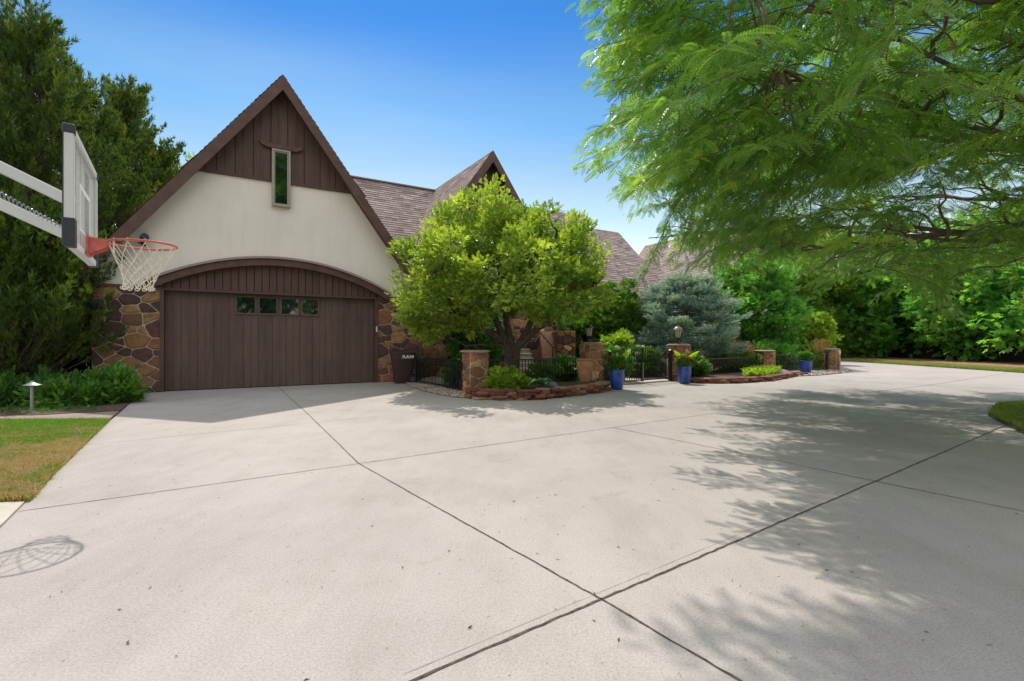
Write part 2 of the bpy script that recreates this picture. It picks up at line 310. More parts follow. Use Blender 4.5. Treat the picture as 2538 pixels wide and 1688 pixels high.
    def lathe(s, prof, n=24, c=(0, 0, 0), t=0.5, ph=0.0, wob=None):
        vs = []
        for j, (r, z) in enumerate(prof):
            for k in range(n):
                th = 2*math.pi*k/n+ph; q = r*(wob(th, z) if wob else 1); vs.append((c[0]+q*math.cos(th), c[1]+q*math.sin(th), c[2]+z))
        fs = [(j*n+k, j*n+(k+1) % n, (j+1)*n+(k+1) % n, (j+1)*n+k) for j in range(len(prof)-1) for k in range(n)]
        if prof[0][0] > 1e-6: fs.append(tuple(range(n))[::-1])
        if prof[-1][0] > 1e-6: fs.append(tuple((len(prof)-1)*n+k for k in range(n)))
        s.add(vs, fs, t)
    def sphere(s, c, r, n=8, t=0.5, sq=(1, 1, 1)):
        prof = [(math.sin(math.pi*i/n)*r if 0 < i < n else 1e-5, -math.cos(math.pi*i/n)*r*sq[2]) for i in range(n+1)]
        s.lathe(prof, n*2 if n < 8 else 16, c, t)
    def build(s, name, mat, parent=None, smooth=False, ang=35):
        me = bpy.data.meshes.new(name); me.from_pydata(s.v, [], s.f)
        a = me.attributes.new('tint', 'FLOAT', 'FACE'); a.data.foreach_set('value', np.array(s.t, dtype=np.float32))
        me.materials.append(mat)
        if smooth:
            me.polygons.foreach_set('use_smooth', np.ones(len(s.f), dtype=bool))
            try: me.set_sharp_from_angle(angle=rad(ang))
            except Exception: pass
        me.update()
        return put(bpy.data.objects.new(name, me), parent)
def copy_tree(o, parent=None):
    c = o.copy(); COL.objects.link(c)
    if parent is not None: c.parent = parent
    for ch in list(o.children): copy_tree(ch, c)
    return c
def sheet(name, poly, z, mat, thick=0.0, parent=None):
    b_ = MB()
    if thick > 0: b_.prism(poly, 'z', z-thick, z)
    else: b_.add([(x, y, z) for x, y in poly], [tuple(range(len(poly)))])
    return b_.build(name, mat, parent)

# value noise for numpy
_g = rng.random((256, 256))
def vnoise(x, y, sc):
    x = np.asarray(x)*sc+37.3; y = np.asarray(y)*sc+91.7
    xi = np.floor(x).astype(int); yi = np.floor(y).astype(int); fx = x-xi; fy = y-yi
    fx = fx*fx*(3-2*fx); fy = fy*fy*(3-2*fy)
    g = lambda a, b: _g[a % 256, b % 256]
    return (g(xi, yi)*(1-fx)+g(xi+1, yi)*fx)*(1-fy)+(g(xi, yi+1)*(1-fx)+g(xi+1, yi+1)*fx)*fy
def inpoly(x, y, poly):
    x = np.asarray(x); y = np.asarray(y); c = np.zeros(x.shape, bool); n = len(poly)
    for i in range(n):
        x0, y0 = poly[i]; x1, y1 = poly[(i+1) % n]
        if y0 == y1: continue
        k = ((y0 > y) != (y1 > y)) & (x < (x1-x0)*(y-y0)/(y1-y0)+x0); c ^= k
    return c
def scatter(poly, n):
    P = np.array(poly); lo = P.min(0); hi = P.max(0); out = []
    tot = 0
    while tot < n:
        q = lo+(hi-lo)*rng.random((n*2, 2)); q = q[inpoly(q[:, 0], q[:, 1], poly)]; out.append(q); tot += len(q)
    return np.concatenate(out)[:n]

# ------------------------------------------------------------------ THE SETTING
tag(sheet('ground', [(-150, -60), (300, -60), (300, 260), (-150, 260)], -0.05, M['ground']), kind='structure')
drive = [(-1.5, -7), (-3.27+1.6, 0.5), (-3.27, 3.16), (-4.09, 4.41), (-5.96, 7.33), (-6.61, 8.37), (-8.32, 11.07), (-9.2, 12.8), (-3.4, 16.2), (0, 15.6), (5, 16.5),
         (9, 19), (12.5, 21), (15, 26), (19.3, 29.9), (19.34, 29.45), (19.2, 24), (18.8, 18.18), (18.0, 10), (17, 3), (16, -7)]
tag(sheet('driveway', drive, 0.0, M['concrete'], 0.04), kind='structure')
# concrete joints: thin recessed-looking filler ribbons lying 3 mm above the slab
def ribbon(b_, pts, w, z, jit=0.35, step=0.05):
    P = [Vector((*p, 0)) for p in pts]
    q = []
    for a, c in zip(P[:-1], P[1:]):
        n = max(2, int((c-a).length/step)); q += [a.lerp(c, i/n) for i in range(n)]
    q.append(P[-1]); vs = []
    for i, p in enumerate(q):
        d = (q[min(i+1, len(q)-1)]-q[max(i-1, 0)]).normalized(); nn = Vector((-d.y, d.x, 0))
        o = (rng.random()-0.5)*w*0.5
        w1 = w*(1+(rng.random()-0.5)*2*jit)/2; w2 = w*(1+(rng.random()-0.5)*2*jit)/2
        vs += [(*(p+nn*(w1+o)).xy, z), (*(p-nn*(w2-o)).xy, z)]
    b_.add(vs, [(2*i, 2*i+1, 2*i+3, 2*i+2) for i in range(len(q)-1)])
jb = MB()
K = (-1.49, 4.82)
for pts, wd in (([(-6.11, 12.9), (-3.44, 8.27), K], 0.010), ([K, (0.43, 2.27), (1.9, 0.2)], 0.010), ([(-3.46, 3.47), K], 0.008), ([K, (2.91, 7.87), (4.4, 8.9)], 0.008),
                ([(-4.88, 5.68), (-2.71, 7.36), (-0.99, 8.76)], 0.006), ([(-2.3, 0.35), (-0.36, 1.74), (6.73, 6.82), (7.3, 7.2)], 0.0135), ([(1.38, 6.82), (2.56, 5.08), (2.74, 3.93), (3.6, 2.4)], 0.009),
                ([(9.47, 14.87), (11.15, 13.26), (14, 11)], 0.02), ([(6.65, 10.44), (11.15, 13.26), (18.2, 18.18)], 0.015)):
    if pts[0] == (1.38, 6.82): pts = [(1.38, 6.82), (2.56, 5.08), (3.17, 4.1), (5.6, 0.5)]
    ribbon(jb, pts, wd, 0.003)
tag(jb.build('driveway_joints', M['joint']), kind='structure')
sb = MB()
for pts, o in (([(-0.36, 1.74), (6.73, 6.82)], 0.05),):
    a = Vector((*pts[0], 0)); c = Vector((*pts[1], 0)); d = (c-a).normalized(); nn = Vector((-d.y, d.x, 0))*o
    ribbon(sb, [tuple((a+nn).xy), tuple((a+nn).lerp(c+nn, 0.5).xy)], 0.0022, 0.0025, 0.7)
tag(sb.build('driveway_score_lines', M['score']), kind='structure')

# left lawn, path, bed
lawn_l = [(-14, 6.9), (-7.5, 7.25), (-6.0, 7.36), (-5.96, 7.33), (-4.09, 4.41), (-3.60, 3.665), (-3.95, 3.60), (-8, 3.4), (-14, 3.0)]
tag(sheet('lawn_soil', lawn_l, -0.004, M['ground'], 0.04), kind='structure')
tag(sheet('path', [(-14, 6.95), (-7.5, 7.27), (-6.03, 7.37), (-6.62, 8.35), (-7.6, 7.85), (-9, 7.7), (-14, 7.5)], 0.012, M['flagstone'], 0.05), kind='structure')
tag(sheet('kerb', [(-3.95, 3.62), (-3.60, 3.655), (-3.275, 3.16), (-2.75, 2.3), (-9, 2.3), (-9, 3.4)], 0.012, M['pale_concrete'], 0.06), kind='structure')
tag(sheet('mulch_bed', [(-24, 7.4), (-14, 7.48), (-9, 7.72), (-7.6, 7.87), (-6.64, 8.40), (-8.35, 11.1), (-9.0, 12.0), (-24, 20)], 0.02, M['soil'], 0.06), kind='structure')
# right island and far verge
isl = [(12, 10.0), (9.7, 9.38), (8.9, 9.1), (8.29, 8.56), (7.6, 7.9), (7.2, 7.33), (6.54, 6.32), (6.7, 5.6), (8, 5.0), (13, 4.6), (15, 8)]
tag(sheet('island_soil', isl, 0.03, M['ground'], 0.06), kind='structure')
verge = [(19.34, 29.45), (19.2, 24), (18.8, 18.18), (18.0, 10), (28, 10), (27.2, 26.3), (26.87, 40.9), (25, 60), (19, 60)]
m, nt, b = newmat('verge', 0.95, 0.2); g_ = nd(nt, 'ShaderNodeNewGeometry'); sx = nd(nt, 'ShaderNodeSeparateXYZ'); nt.links.new(g_.outputs['Position'], sx.inputs[0])
mr = nd(nt, 'ShaderNodeMapRange'); mr.inputs[1].default_value = 19.0; mr.inputs[2].default_value = 24.5; nt.links.new(sx.outputs[0], mr.inputs[0])
ad = nd(nt, 'ShaderNodeMath', operation='ADD'); nt.links.new(mr.outputs[0], ad.inputs[0])
nn_ = nd(nt, 'ShaderNodeMath', operation='MULTIPLY_ADD'); nt.links.new(noise(nt, objco(nt), 1.4, 6, 0.7), nn_.inputs[0]); nn_.inputs[1].default_value = 0.7; nn_.inputs[2].default_value = -0.35; nt.links.new(nn_.outputs[0], ad.inputs[1])
c = ramp(nt, ad.outputs[0], [(0.15, (0.13, 0.19, 0.035)), (0.42, (0.19, 0.20, 0.06)), (0.6, (0.36, 0.22, 0.13)), (1, (0.42, 0.27, 0.17))])
c = mixc(nt, 1.0, c, ramp(nt, noise(nt, objco(nt), 18, 6, 0.8), [(0.3, (0.6, 0.6, 0.6)), (0.65, (1.15, 1.15, 1.15))]), 'MULTIPLY')
nt.links.new(c, b.inputs['Base Color']); bump(nt, b, noise(nt, objco(nt), 25, 5, 0.8), 1.0, 0.05); M['verge'] = m
tag(sheet('verge', verge, -0.01, M['verge'], 0.03), kind='structure')
M['green_field'] = plain('green_field', (0.12, 0.20, 0.03), 0.95, 0.2, 1, 40, 0.8)
tag(sheet('field', [(27, 42), (60, 40), (90, 90), (20, 90), (26, 60)], -0.02, M['green_field'], 0.02), kind='structure')
# garden behind the fences
garden = [(-2.75, 14.0), (-2.63, 13.7), (-1.18, 11.45), (-0.84, 10.7), (0, 10.6), (2.0, 11.9), (2.5, 13.05), (3.65, 13.95), (4.7, 14.75), (5.3, 14.3), (7.6, 15.0), (9.4, 17.6), (12.8, 19.7),
          (13.4, 20.6), (20.3, 31.5), (20, 60), (-10, 60), (-6, 20)]
tag(sheet('garden', garden, 0.02, M['soil'], 0.05), kind='structure')
tag(sheet('walkway', [(2.62, 13.1), (4.62, 14.58), (5.0, 17.2), (6.5, 20), (4.5, 21), (3.0, 18.5), (2.0, 16.2), (-1.5, 15.6), (-1.6, 14.4), (1.0, 14.8)], 0.03, M['pale_concrete'], 0.02), kind='structure')
tag(sheet('patio', [(-3.0, 14.2), (-2.2, 13.2), (-1.45, 13.0), (-1.2, 15.8), (-2.6, 16.2)], 0.028, M['pale_concrete'], 0.02), kind='structure')
# planting beds edged with stone
bedA_edge = [(-0.98, 10.55), (-0.80, 10.20), (-0.2, 10.0), (0.45, 10.06), (0.95, 10.42), (1.4, 10.85), (2.0, 11.5), (2.38, 12.25)]
bedA = bedA_edge+[(2.4, 13.0), (1.9, 12.95), (0.6, 12.2), (-0.6, 11.45)]
tag(sheet('bed_soil', bedA, 0.15, M['soil'], 0.14), kind='structure')
bedB_edge = [(5.05, 14.1), (5.6, 13.85), (6.3, 13.95), (7.5, 14.65), (8.5, 15.6), (9.4, 16.6), (10.0, 17.1)]
bedB = bedB_edge+[(10.2, 18.2), (9.5, 18.8), (5.4, 15.2)]
tag(sheet('bed_soil', bedB, 0.09, M['soil'], 0.08), kind='structure')

def stone_lump(b_, c, sx, sy, sz, rz, t, k=0.22, n=7):
    """irregular flat stone: jittered n-gon slab with bevelled top and bottom"""
    th = [2*math.pi*(i+0.35*rng.random())/n for i in range(n)]
    rr = [1+(rng.random()-0.5)*2*k for _ in range(n)]
    ca, sa = math.cos(rz), math.sin(rz); vs = []
    for f, h in ((0.82, 0), (1.0, 0.22), (1.0, 0.78), (0.84, 1.0)):
        for i in range(n):
            x = math.cos(th[i])*sx*rr[i]*f*0.5*1.15; y = math.sin(th[i])*sy*rr[i]*f*0.5*1.15
            vs.append((c[0]+x*ca-y*sa, c[1]+x*sa+y*ca, c[2]+sz*(h+(rng.random()-0.5)*0.14)))
    fs = [(j*n+i, j*n+(i+1) % n, (j+1)*n+(i+1) % n, (j+1)*n+i) for j in range(3) for i in range(n)]+[tuple(range(n))[::-1], tuple(3*n+i for i in range(n))]
    b_.add(vs, fs, t)
def along(pts, s):
    L = 0
    for a, c in zip(pts[:-1], pts[1:]):
        l = math.dist(a, c)
        if s <= L+l: f = (s-L)/l; return (a[0]+(c[0]-a[0])*f, a[1]+(c[1]-a[1])*f, math.atan2(c[1]-a[1], c[0]-a[0]))
        L += l
    return None
def edging(pts, h, label):
    b_ = MB(); z = 0.0
    while z < h:
        dz = 0.035+rng.random()*0.03; s = rng.random()*0.15
        while True:
            L = 0.16+rng.random()*0.30; p = along(pts, s+L/2)
            if p is None: break
            j = (rng.random()-0.5)*0.07
            stone_lump(b_, (p[0]-math.sin(p[2])*(j+z*0.25), p[1]+math.cos(p[2])*(j+z*0.25), z), L*1.02, 0.2+rng.random()*0.12, dz*(1.0+rng.random()*0.3), p[2]+(rng.random()-0.5)*0.25, rng.random())
            s += L*0.98
        z += dz*0.98
    return tag(b_.build('stone_edging', M['flat'], smooth=False), label, 'garden edging', 'dry stacked stone edgings')
edging(bedA_edge, 0.17, 'curved low edging of stacked red stones below the terracotta jar')
edging(bedB_edge, 0.10, 'long low edging of thin red stones running right from the blue pot with red flowers')

# gravel
def pebbles(name, poly, n, size, z):
    q = scatter(poly, n); t = rng.random(n)
    base = np.array([(1, 0, 0), (-1, 0, 0), (0, 1, 0), (0, -1, 0), (0, 0, 1), (0, 0, -1)], float)
    base = np.concatenate([base, np.array([(a, b, c) for a in (.62, -.62) for b in (.62, -.62) for c in (.55, -.55)])])
    fc = np.array([(4, 6, 0), (4, 6, 2), (4, 8, 0), (4, 8, 3), (4, 10, 1), (4, 10, 2), (4, 12, 1), (4, 12, 3), (0, 6, 7), (2, 6, 7), (0, 8, 9), (3, 8, 9), (1, 10, 11), (2, 10, 11), (1, 12, 13), (3, 12, 13), (5, 7, 0), (5, 9, 3), (5, 11, 2), (5, 13, 1)])
    sc = size*(0.5+rng.random((n, 1, 1)))*np.array([1, 0.75, 0.55]); th = rng.random(n)*6.28
    V = base[None]*sc*(1+(rng.random((n, 14, 1))-0.5)*0.3); x = V[..., 0]*np.cos(th)[:, None]-V[..., 1]*np.sin(th)[:, None]; y = V[..., 0]*np.sin(th)[:, None]+V[..., 1]*np.cos(th)[:, None]
    V = np.stack([x+q[:, :1], y+q[:, 1:], V[..., 2]+z+rng.random((n, 1))*size*0.5], -1)
    F = fc[None]+np.arange(n)[:, None, None]*14
    return npmesh(name, V.reshape(-1, 3), F.reshape(-1, 3), M['pebble'], tint=np.repeat(t, len(fc)))
gravA = [(-3.0, 13.9), (-2.62, 12.9), (-2.1, 11.75), (-1.55, 10.85), (-1.2, 10.45), (-0.85, 10.25), (-0.85, 10.8), (-1.15, 11.5), (-2.6, 13.8)]
tag(sheet('gravel_bed', gravA, 0.012, M['soil'], 0.01), kind='structure')
tag(pebbles('gravel', gravA, 5200, 0.022, 0.014), 'tan and grey pebbles spread below the black fence beside the rubbish bin', 'gravel', kind='stuff')
gravB = [(9.2, 16.4), (10.6, 17.0), (12.2, 18.2), (13.6, 19.8), (13.1, 20.3), (12.2, 19.5), (9.6, 18.4)]
tag(sheet('gravel_bed', gravB, 0.012, M['soil'], 0.01), kind='structure')
tag(pebbles('gravel', gravB, 3500, 0.035, 0.014), 'tan pebbles round the far blue pot and last pillar', 'gravel', kind='stuff')
mulchp = [(-10.5, 7.65), (-7.6, 7.95), (-6.7, 8.4), (-8.4, 11.0), (-11, 10)]

# ------------------------------------------------------------------ stone veneer generator
def clip(poly, a, b_, c):
    out = []; n = len(poly)
    for i in range(n):
        p = poly[i]; q = poly[(i+1) % n]; fp = a*p[0]+b_*p[1]-c; fq = a*q[0]+b_*q[1]-c
        if fp <= 0: out.append(p)
        if (fp < 0 < fq) or (fq < 0 < fp): t = fp/(fp-fq); out.append((p[0]+(q[0]-p[0])*t, p[1]+(q[1]-p[1])*t))
    return out
def veneer(b_, w, h, O, U, Wv, N, size=0.30, gap=0.026, depth=0.035, top=None):
    """irregular stones on the rectangle w x h spanned from O by U (horizontal) and Wv (up), standing out along N"""
    O, U, Wv, N = map(Vector, (O, U, Wv, N)); pts = []; asp = 1.35
    tries = 0; target = w*h/(size*size*0.62)
    while len(pts) < target and tries < 4000:
        p = (rng.random()*w, rng.random()*h); r = size*(0.45+0.75*rng.random()**1.3); tries += 1
        if all(((p[0]-q[0])/asp)**2+(p[1]-q[1])**2 > ((r+q[2])*0.40)**2 for q in pts): pts.append((*p, r))
    P = np.array(pts)
    for i, p in enumerate(pts):
        poly = [(0, 0), (w, 0), (w, h), (0, h)]; poly = [(min(max(x, gap*.3), w-gap*.3), min(max(y, gap*.3), h-gap*.3)) for x, y in poly]
        d = ((P[:, 0]-p[0])/asp)**2+(P[:, 1]-p[1])**2
        for j in np.argsort(d)[1:16]:
            q = pts[j]; ax = (q[0]-p[0])/asp**2; ay = q[1]-p[1]
            L = math.hypot(ax, ay)
            if L < 1e-6: continue
            mx_, my_ = (p[0]+q[0])/2, (p[1]+q[1])/2; f = 0.5*(p[2]**2-q[2]**2)*0.30
            c0 = (ax*mx_+ay*my_)+f-gap*0.5*L
            poly = clip(poly, ax, ay, c0)
            if len(poly) < 3: break
        if len(poly) < 3: continue
        # one corner-cutting pass
        q2 = []
        for k in range(len(poly)):
            a, c = poly[k], poly[(k+1) % len(poly)]
            if math.dist(a, c) < 0.02: continue
            q2 += [(a[0]*.92+c[0]*.08, a[1]*.92+c[1]*.08), ((a[0]+c[0])/2+(rng.random()-.5)*.012, (a[1]+c[1])/2+(rng.random()-.5)*.012), (a[0]*.08+c[0]*.92, a[1]*.08+c[1]*.92)]
        if len(q2) < 6: continue
        cx = sum(a for a, _ in q2)/len(q2); cy = sum(c for _, c in q2)/len(q2)
        n = len(q2); dd = depth*(0.6+0.8*rng.random()); tx, ty = (rng.random()-.5)*0.12, (rng.random()-.5)*0.12
        vs = []
        for f, z in ((1.0, -0.01), (0.985, dd*0.65), (0.86, dd)):
            for (x, y) in q2:
                X = cx+(x-cx)*f; Y = cy+(y-cy)*f
                zz = z if f == 1.0 else z+(x-cx)*tx+(y-cy)*ty+(rng.random()-.5)*0.008
                vs.append(O+U*X+Wv*Y+N*zz)
        vs.append(O+U*cx+Wv*cy+N*(dd*1.08+(rng.random()-.5)*.01))
        fs = [(j*n+k, j*n+(k+1) % n, (j+1)*n+(k+1) % n, (j+1)*n+k) for j in range(2) for k in range(n)]+[(2*n+k, 2*n+(k+1) % n, 3*n) for k in range(n)]
        b_.add(vs, fs, min(1, rng.random()*1.0 if rng.random() > 0.02 else 1.0))

# ------------------------------------------------------------------ HOUSE
ANG = math.atan2(0.5201, 0.8541)
house = thing('house', 'cream stucco and stone house with steep brown gables and a wide brown garage door', 'house', (-8.145, 11.594, 0), ANG)
AX = 2.5; RL = 1.305; RR = 1.365; RZ = 7.97
def roofz(x): return RZ-(RL*(AX-x) if x < AX else RR*(x-AX))   # outer roof line
XL, XR = -1.26, 6.17
ARC = (2.47, 5.65, 3.31)
def arcz(x, dz=0.0):
    d_ = (ARC[1]-dz)**2-(x-ARC[0])**2
    return ARC[2]-ARC[1]+math.sqrt(max(d_, 0))
ST = 2.44
# stucco in columns
b_ = MB(); xs = sorted(set([XL, XR, AX, -0.36, 5.30]+list(np.linspace(XL, XR, 90))))
def top(x): return min(roofz(x)-0.12, 5.40)
for a, c in zip(xs[:-1], xs[1:]):
    m_ = (a+c)/2
    za = arcz(a)-0.10 if -0.36 < m_ < 5.30 else ST; zc = arcz(c)-0.10 if -0.36 < m_ < 5.30 else ST
    b_.add([(a, 0, za), (c, 0, zc), (c, 0, top(c)), (a, 0, top(a))], [(0, 1, 2, 3)])
b_.box(XL, XL+0.1, 0.001, 9, ST, 2.9); b_.box(XR-0.1, XR, 0.001, 9, ST, 2.9)
b_.build('stucco_wall', M['stucco'], house)
# stone piers beside the garage door
mo = MB(); mo.box(XL-0.04, -0.05, -0.05, 0.25, 0, ST-0.03); mo.box(XL-0.04, XL+0.2, 0.251, 9, 0, ST-0.03); mo.build('mortar', M['mortar'], house)
mo = MB(); mo.box(4.98, XR+0.04, -0.05, 0.25, 0, ST-0.03); mo.box(XR-0.2, XR+0.04, 0.251, 9, 0, ST-0.03); mo.build('mortar', M['mortar'], house)
mo = MB(); mo.prism([(XL, 0), (XR, 0), (XR, 3.0), (AX, 7.7), (XL, 3.0)], 'y', 9.01, 9.15); mo.build('back_wall', M['stucco'], house)
sv_ = MB()
veneer(sv_, 1.25, ST-0.04, (XL-0.04, -0.05, 0), (1, 0, 0), (0, 0, 1), (0, -1, 0), 0.33)
sv_.t = [v*0.82 if v < 0.97 else v for v in sv_.t]; sv_.build('stone_facing', M['stone'], house); sv_ = MB()
veneer(sv_, 1.22, ST-0.04, (4.99, -0.05, 0), (1, 0, 0), (0, 0, 1), (0, -1, 0), 0.33)
veneer(sv_, 3.5, ST-0.04, (XR+0.04, -0.05, 0), (0, 1, 0), (0, 0, 1), (1, 0, 0), 0.33)
sv_.t = [v*0.82 for v in sv_.t]
sv_.build('stone_facing', M['stone'], house)
lg = MB()
lg.box(XL-0.09, -0.02, -0.13, -0.002, ST-0.03, ST+0.02); lg.build('ledge', M['trim'], house); lg = MB(); lg.box(4.98, XR+0.09, -0.13, -0.002, ST-0.03, ST+0.02)
lg.build('ledge', M['trim'], house)
# gable siding
def boards(b_, x0, x1, pitch, zb, zt, yf, th, gap=0.018, brk=()):
    x = x0
    while x < x1-0.01:
        e = min(x+pitch, x1); t = rng.random(); segs = [x+gap/2]+[k for k in brk if x < k < e]+[e-gap/2]
        for a, c in zip(segs[:-1], segs[1:]):
            if zt(a)-zb(a) < 0.0 and zt(c)-zb(c) < 0.0: continue
            ta = max(zt(a), zb(a)+0.001); tc = max(zt(c), zb(c)+0.001)
            b_.prism([(a, zb(a)), (c, zb(c)), (c, tc), (a, ta)], 'y', yf, yf+th, t)
        x = e
b_ = MB(); boards(b_, 0.45, 4.5, 0.20, lambda x: 5.33, lambda x: roofz(x)-0.12, -0.045, 0.04, brk=(AX,))
b_.prism([(0.3, 5.29), (4.7, 5.29), (AX, 7.85)], 'y', -0.004, 0.02, 0.1)
x = 0.45
while x < 4.5:     # narrow battens every other board
    z1 = roofz(x)-0.15
    if z1 > 5.4 and not (2.1 < x < 2.85 and False): b_.box(x-0.022, x+0.022, -0.062, -0.044, 5.345, z1, 0.3)
    x += 0.40
b_.box(0.5, 4.45, -0.058, -0.0455, 5.29, 5.345, 0.4)
b_.build('gable_siding', M['siding'], house)
# arched hood over the door
def hood(b_, r_out, r_in, y0, y1, x0, x1, n=48):
    vs = []; 
    for i in range(n+1):
        x = x0+(x1-x0)*i/n
        zo = ARC[2]-ARC[1]+math.sqrt(r_out**2-(x-ARC[0])**2); zi = ARC[2]-ARC[1]+math.sqrt(r_in**2-(x-ARC[0])**2)
        vs += [(x, y0, zo), (x, y1, zo), (x, y1, zi), (x, y0, zi)]
    fs = [(4*i+k, 4*i+(k+1) % 4, 4*i+4+(k+1) % 4, 4*i+4+k) for i in range(n) for k in range(4)]+[(0, 1, 2, 3), (4*n, 4*n+3, 4*n+2, 4*n+1)]
    b_.add(vs, fs)
b_ = MB(); hood(b_, 5.62, 5.45, -0.24, -0.001, -0.30, 5.28)
b_.build('arched_hood', M['trim'], house, smooth=True)
b_ = MB(); hood(b_, 5.675, 5.622, -0.29, -0.002, -0.36, 5.34); b_.build('hood_shingles', M['shingle'], house, smooth=True)
b_ = MB()
b_.prism([(-0.34, ST+0.03), (-0.02, ST+0.03), (-0.02, 2.62), (-0.3, 2.50)], 'y', -0.235, -0.004); b_.build('hood_bracket', M['trim'], house); b_ = MB()
b_.prism([(5.0, ST+0.03), (5.29, ST+0.03), (5.26, 2.50), (5.0, 2.60)], 'y', -0.235, -0.004)
b_.build('hood_bracket', M['trim'], house)
b_ = MB(); boards(b_, -0.02, 4.97, 0.172, lambda x: 2.43, lambda x: arcz(x, 0.2), -0.06, 0.05)
b_.box(-0.04, 4.99, -0.009, 0.06, 2.43, 2.8, 0.1); b_.box(-0.04, 4.99, -0.085, 0.09, 2.375, 2.428, 0.6)
for i in range(60):
    xx = -0.02+4.97*i/60
b_.prism([(-0.04, 2.5)]+[(x, arcz(x, 0.2)) for x in np.linspace(-0.04, 4.99, 20)]+[(4.99, 2.5)], 'y', -0.0085, 0.03, 0.1)
b_.build('arch_panel', M['siding'], house)
b_ = MB(); b_.box(-0.075, 0.0, -0.10, 0.16, 0, 2.374); b_.build('door_jamb', M['trim'], house); b_ = MB(); b_.box(4.93, 5.0, -0.10, 0.16, 0, 2.374); b_.build('door_jamb', M['trim'], house)
# garage door
gd = MB(); boards(gd, 0.0, 4.93, 0.1642, lambda x: 0.015, lambda x: 2.37, 0.075, 0.03, 0.019)
gd.box(0, 4.93, 0.085, 0.12, 0.01, 2.37, 0.05)
x = 0.1642
k = 0
while x < 4.9:
    if k % 2 == 0: gd.box(x-0.012, x+0.012, 0.066, 0.0752, 0.02, 2.365, 0.35)
    x += 0.1642; k += 1
door = gd.build('garage_door', M['door'], house)
sm = MB()
for z in (0.59, 1.18, 1.77): sm.box(0.0, 4.93, 0.0705, 0.0748, z-0.003, z+0.003, 0.0)
sm.build('panel_seam', M['trim'], door)
sl = MB(); sl.box(0, 4.93, 0.07, 0.11, 0.0, 0.02); sl.build('door_seal', M['rubber'], door)
for (x0, x1) in ((1.49, 1.89), (2.0, 2.39), (2.52, 2.91), (3.02, 3.41)):
    f = MB(); z0, z1 = 1.90, 2.29; e = 0.045
    f.cbox(x0-e, x1+e, 0.045, 0.074, z1, z1+e, 0.004); f.cbox(x0-e, x1+e, 0.045, 0.074, z0-e, z0, 0.004)
    f.cbox(x0-e, x0, 0.046, 0.074, z0, z1, 0.004); f.cbox(x1, x1+e, 0.046, 0.074, z0, z1, 0.004)
    w_ = f.build('door_window', M['door'], door); p = MB(); p.box(x0, x1, 0.060, 0.066, z0, z1); p.build('pane', M['dark_pane'], door)
kp = MB(); kp.cbox(4.945, 4.985, -0.118, -0.10, 1.44, 1.60, 0.004); kp.build('keypad', M['white_metal'], house)
# gable window
f = MB(); x0, x1, z0, z1 = 2.27, 2.71, 4.66, 6.13
f.cbox(x0, x0+0.05, -0.13, 0.0, z0, z1, 0.006); f.cbox(x1-0.05, x1, -0.13, 0.0, z0, z1, 0.006)
f.cbox(x0+0.05, x1-0.05, -0.128, 0.0, z1-0.05, z1, 0.006); f.cbox(x0+0.05, x1-0.05, -0.128, 0.0, z0, z0+0.05, 0.006)
gw = f.build('gable_window', M['window_frame'], house)
f = MB(); e = 0.028
f.cbox(x0+.05, x0+.05+e, -0.10, -0.03, z0+.05, z1-.05, 0.004); f.cbox(x1-.05-e, x1-.05, -0.10, -0.03, z0+.05, z1-.05, 0.004)
f.cbox(x0+.05+e, x1-.05-e, -0.099, -0.03, z1-.05-e, z1-.05, 0.004); f.cbox(x0+.05+e, x1-.05-e, -0.099, -0.03, z0+.05, z0+.05+e, 0.004)
f.build('sash', M['window_frame'], gw)
p = MB(); p.box(x0+.06, x1-.06, -0.07, -0.06, z0+.06, z1-.06); p.build('pane', M['dark_pane'], gw)
li = MB(); li.prism([(2.16, 6.14), (2.84, 6.14), (2.98, 6.20), (3.02, 6.30), (2.94, 6.26), (2.80, 6.25), (2.2, 6.25), (2.06, 6.26), (1.98, 6.30), (2.02, 6.20)], 'y', -0.13, -0.046)
li.build('window_lintel', M['trim'], house)
# flood light
fl = MB(); fl.lathe([(0.07, 0), (0.07, 0.02), (0.02, 0.03)], 12, (-0.42, -0.02, 3.42)); fl.tube([(-0.42, -0.02, 3.47), (-0.42, -0.10, 3.48), (-0.38, -0.16, 3.52)], 0.015)
fl.tube([(-0.42, -0.08, 3.5), (-0.34, -0.22, 3.56)], [0.05, 0.085], 12); fl.tube([(-0.42, -0.08, 3.44), (-0.36, -0.2, 3.38)], [0.03, 0.055], 10)
fl.build('flood_light', M['black_metal'], house, smooth=True)
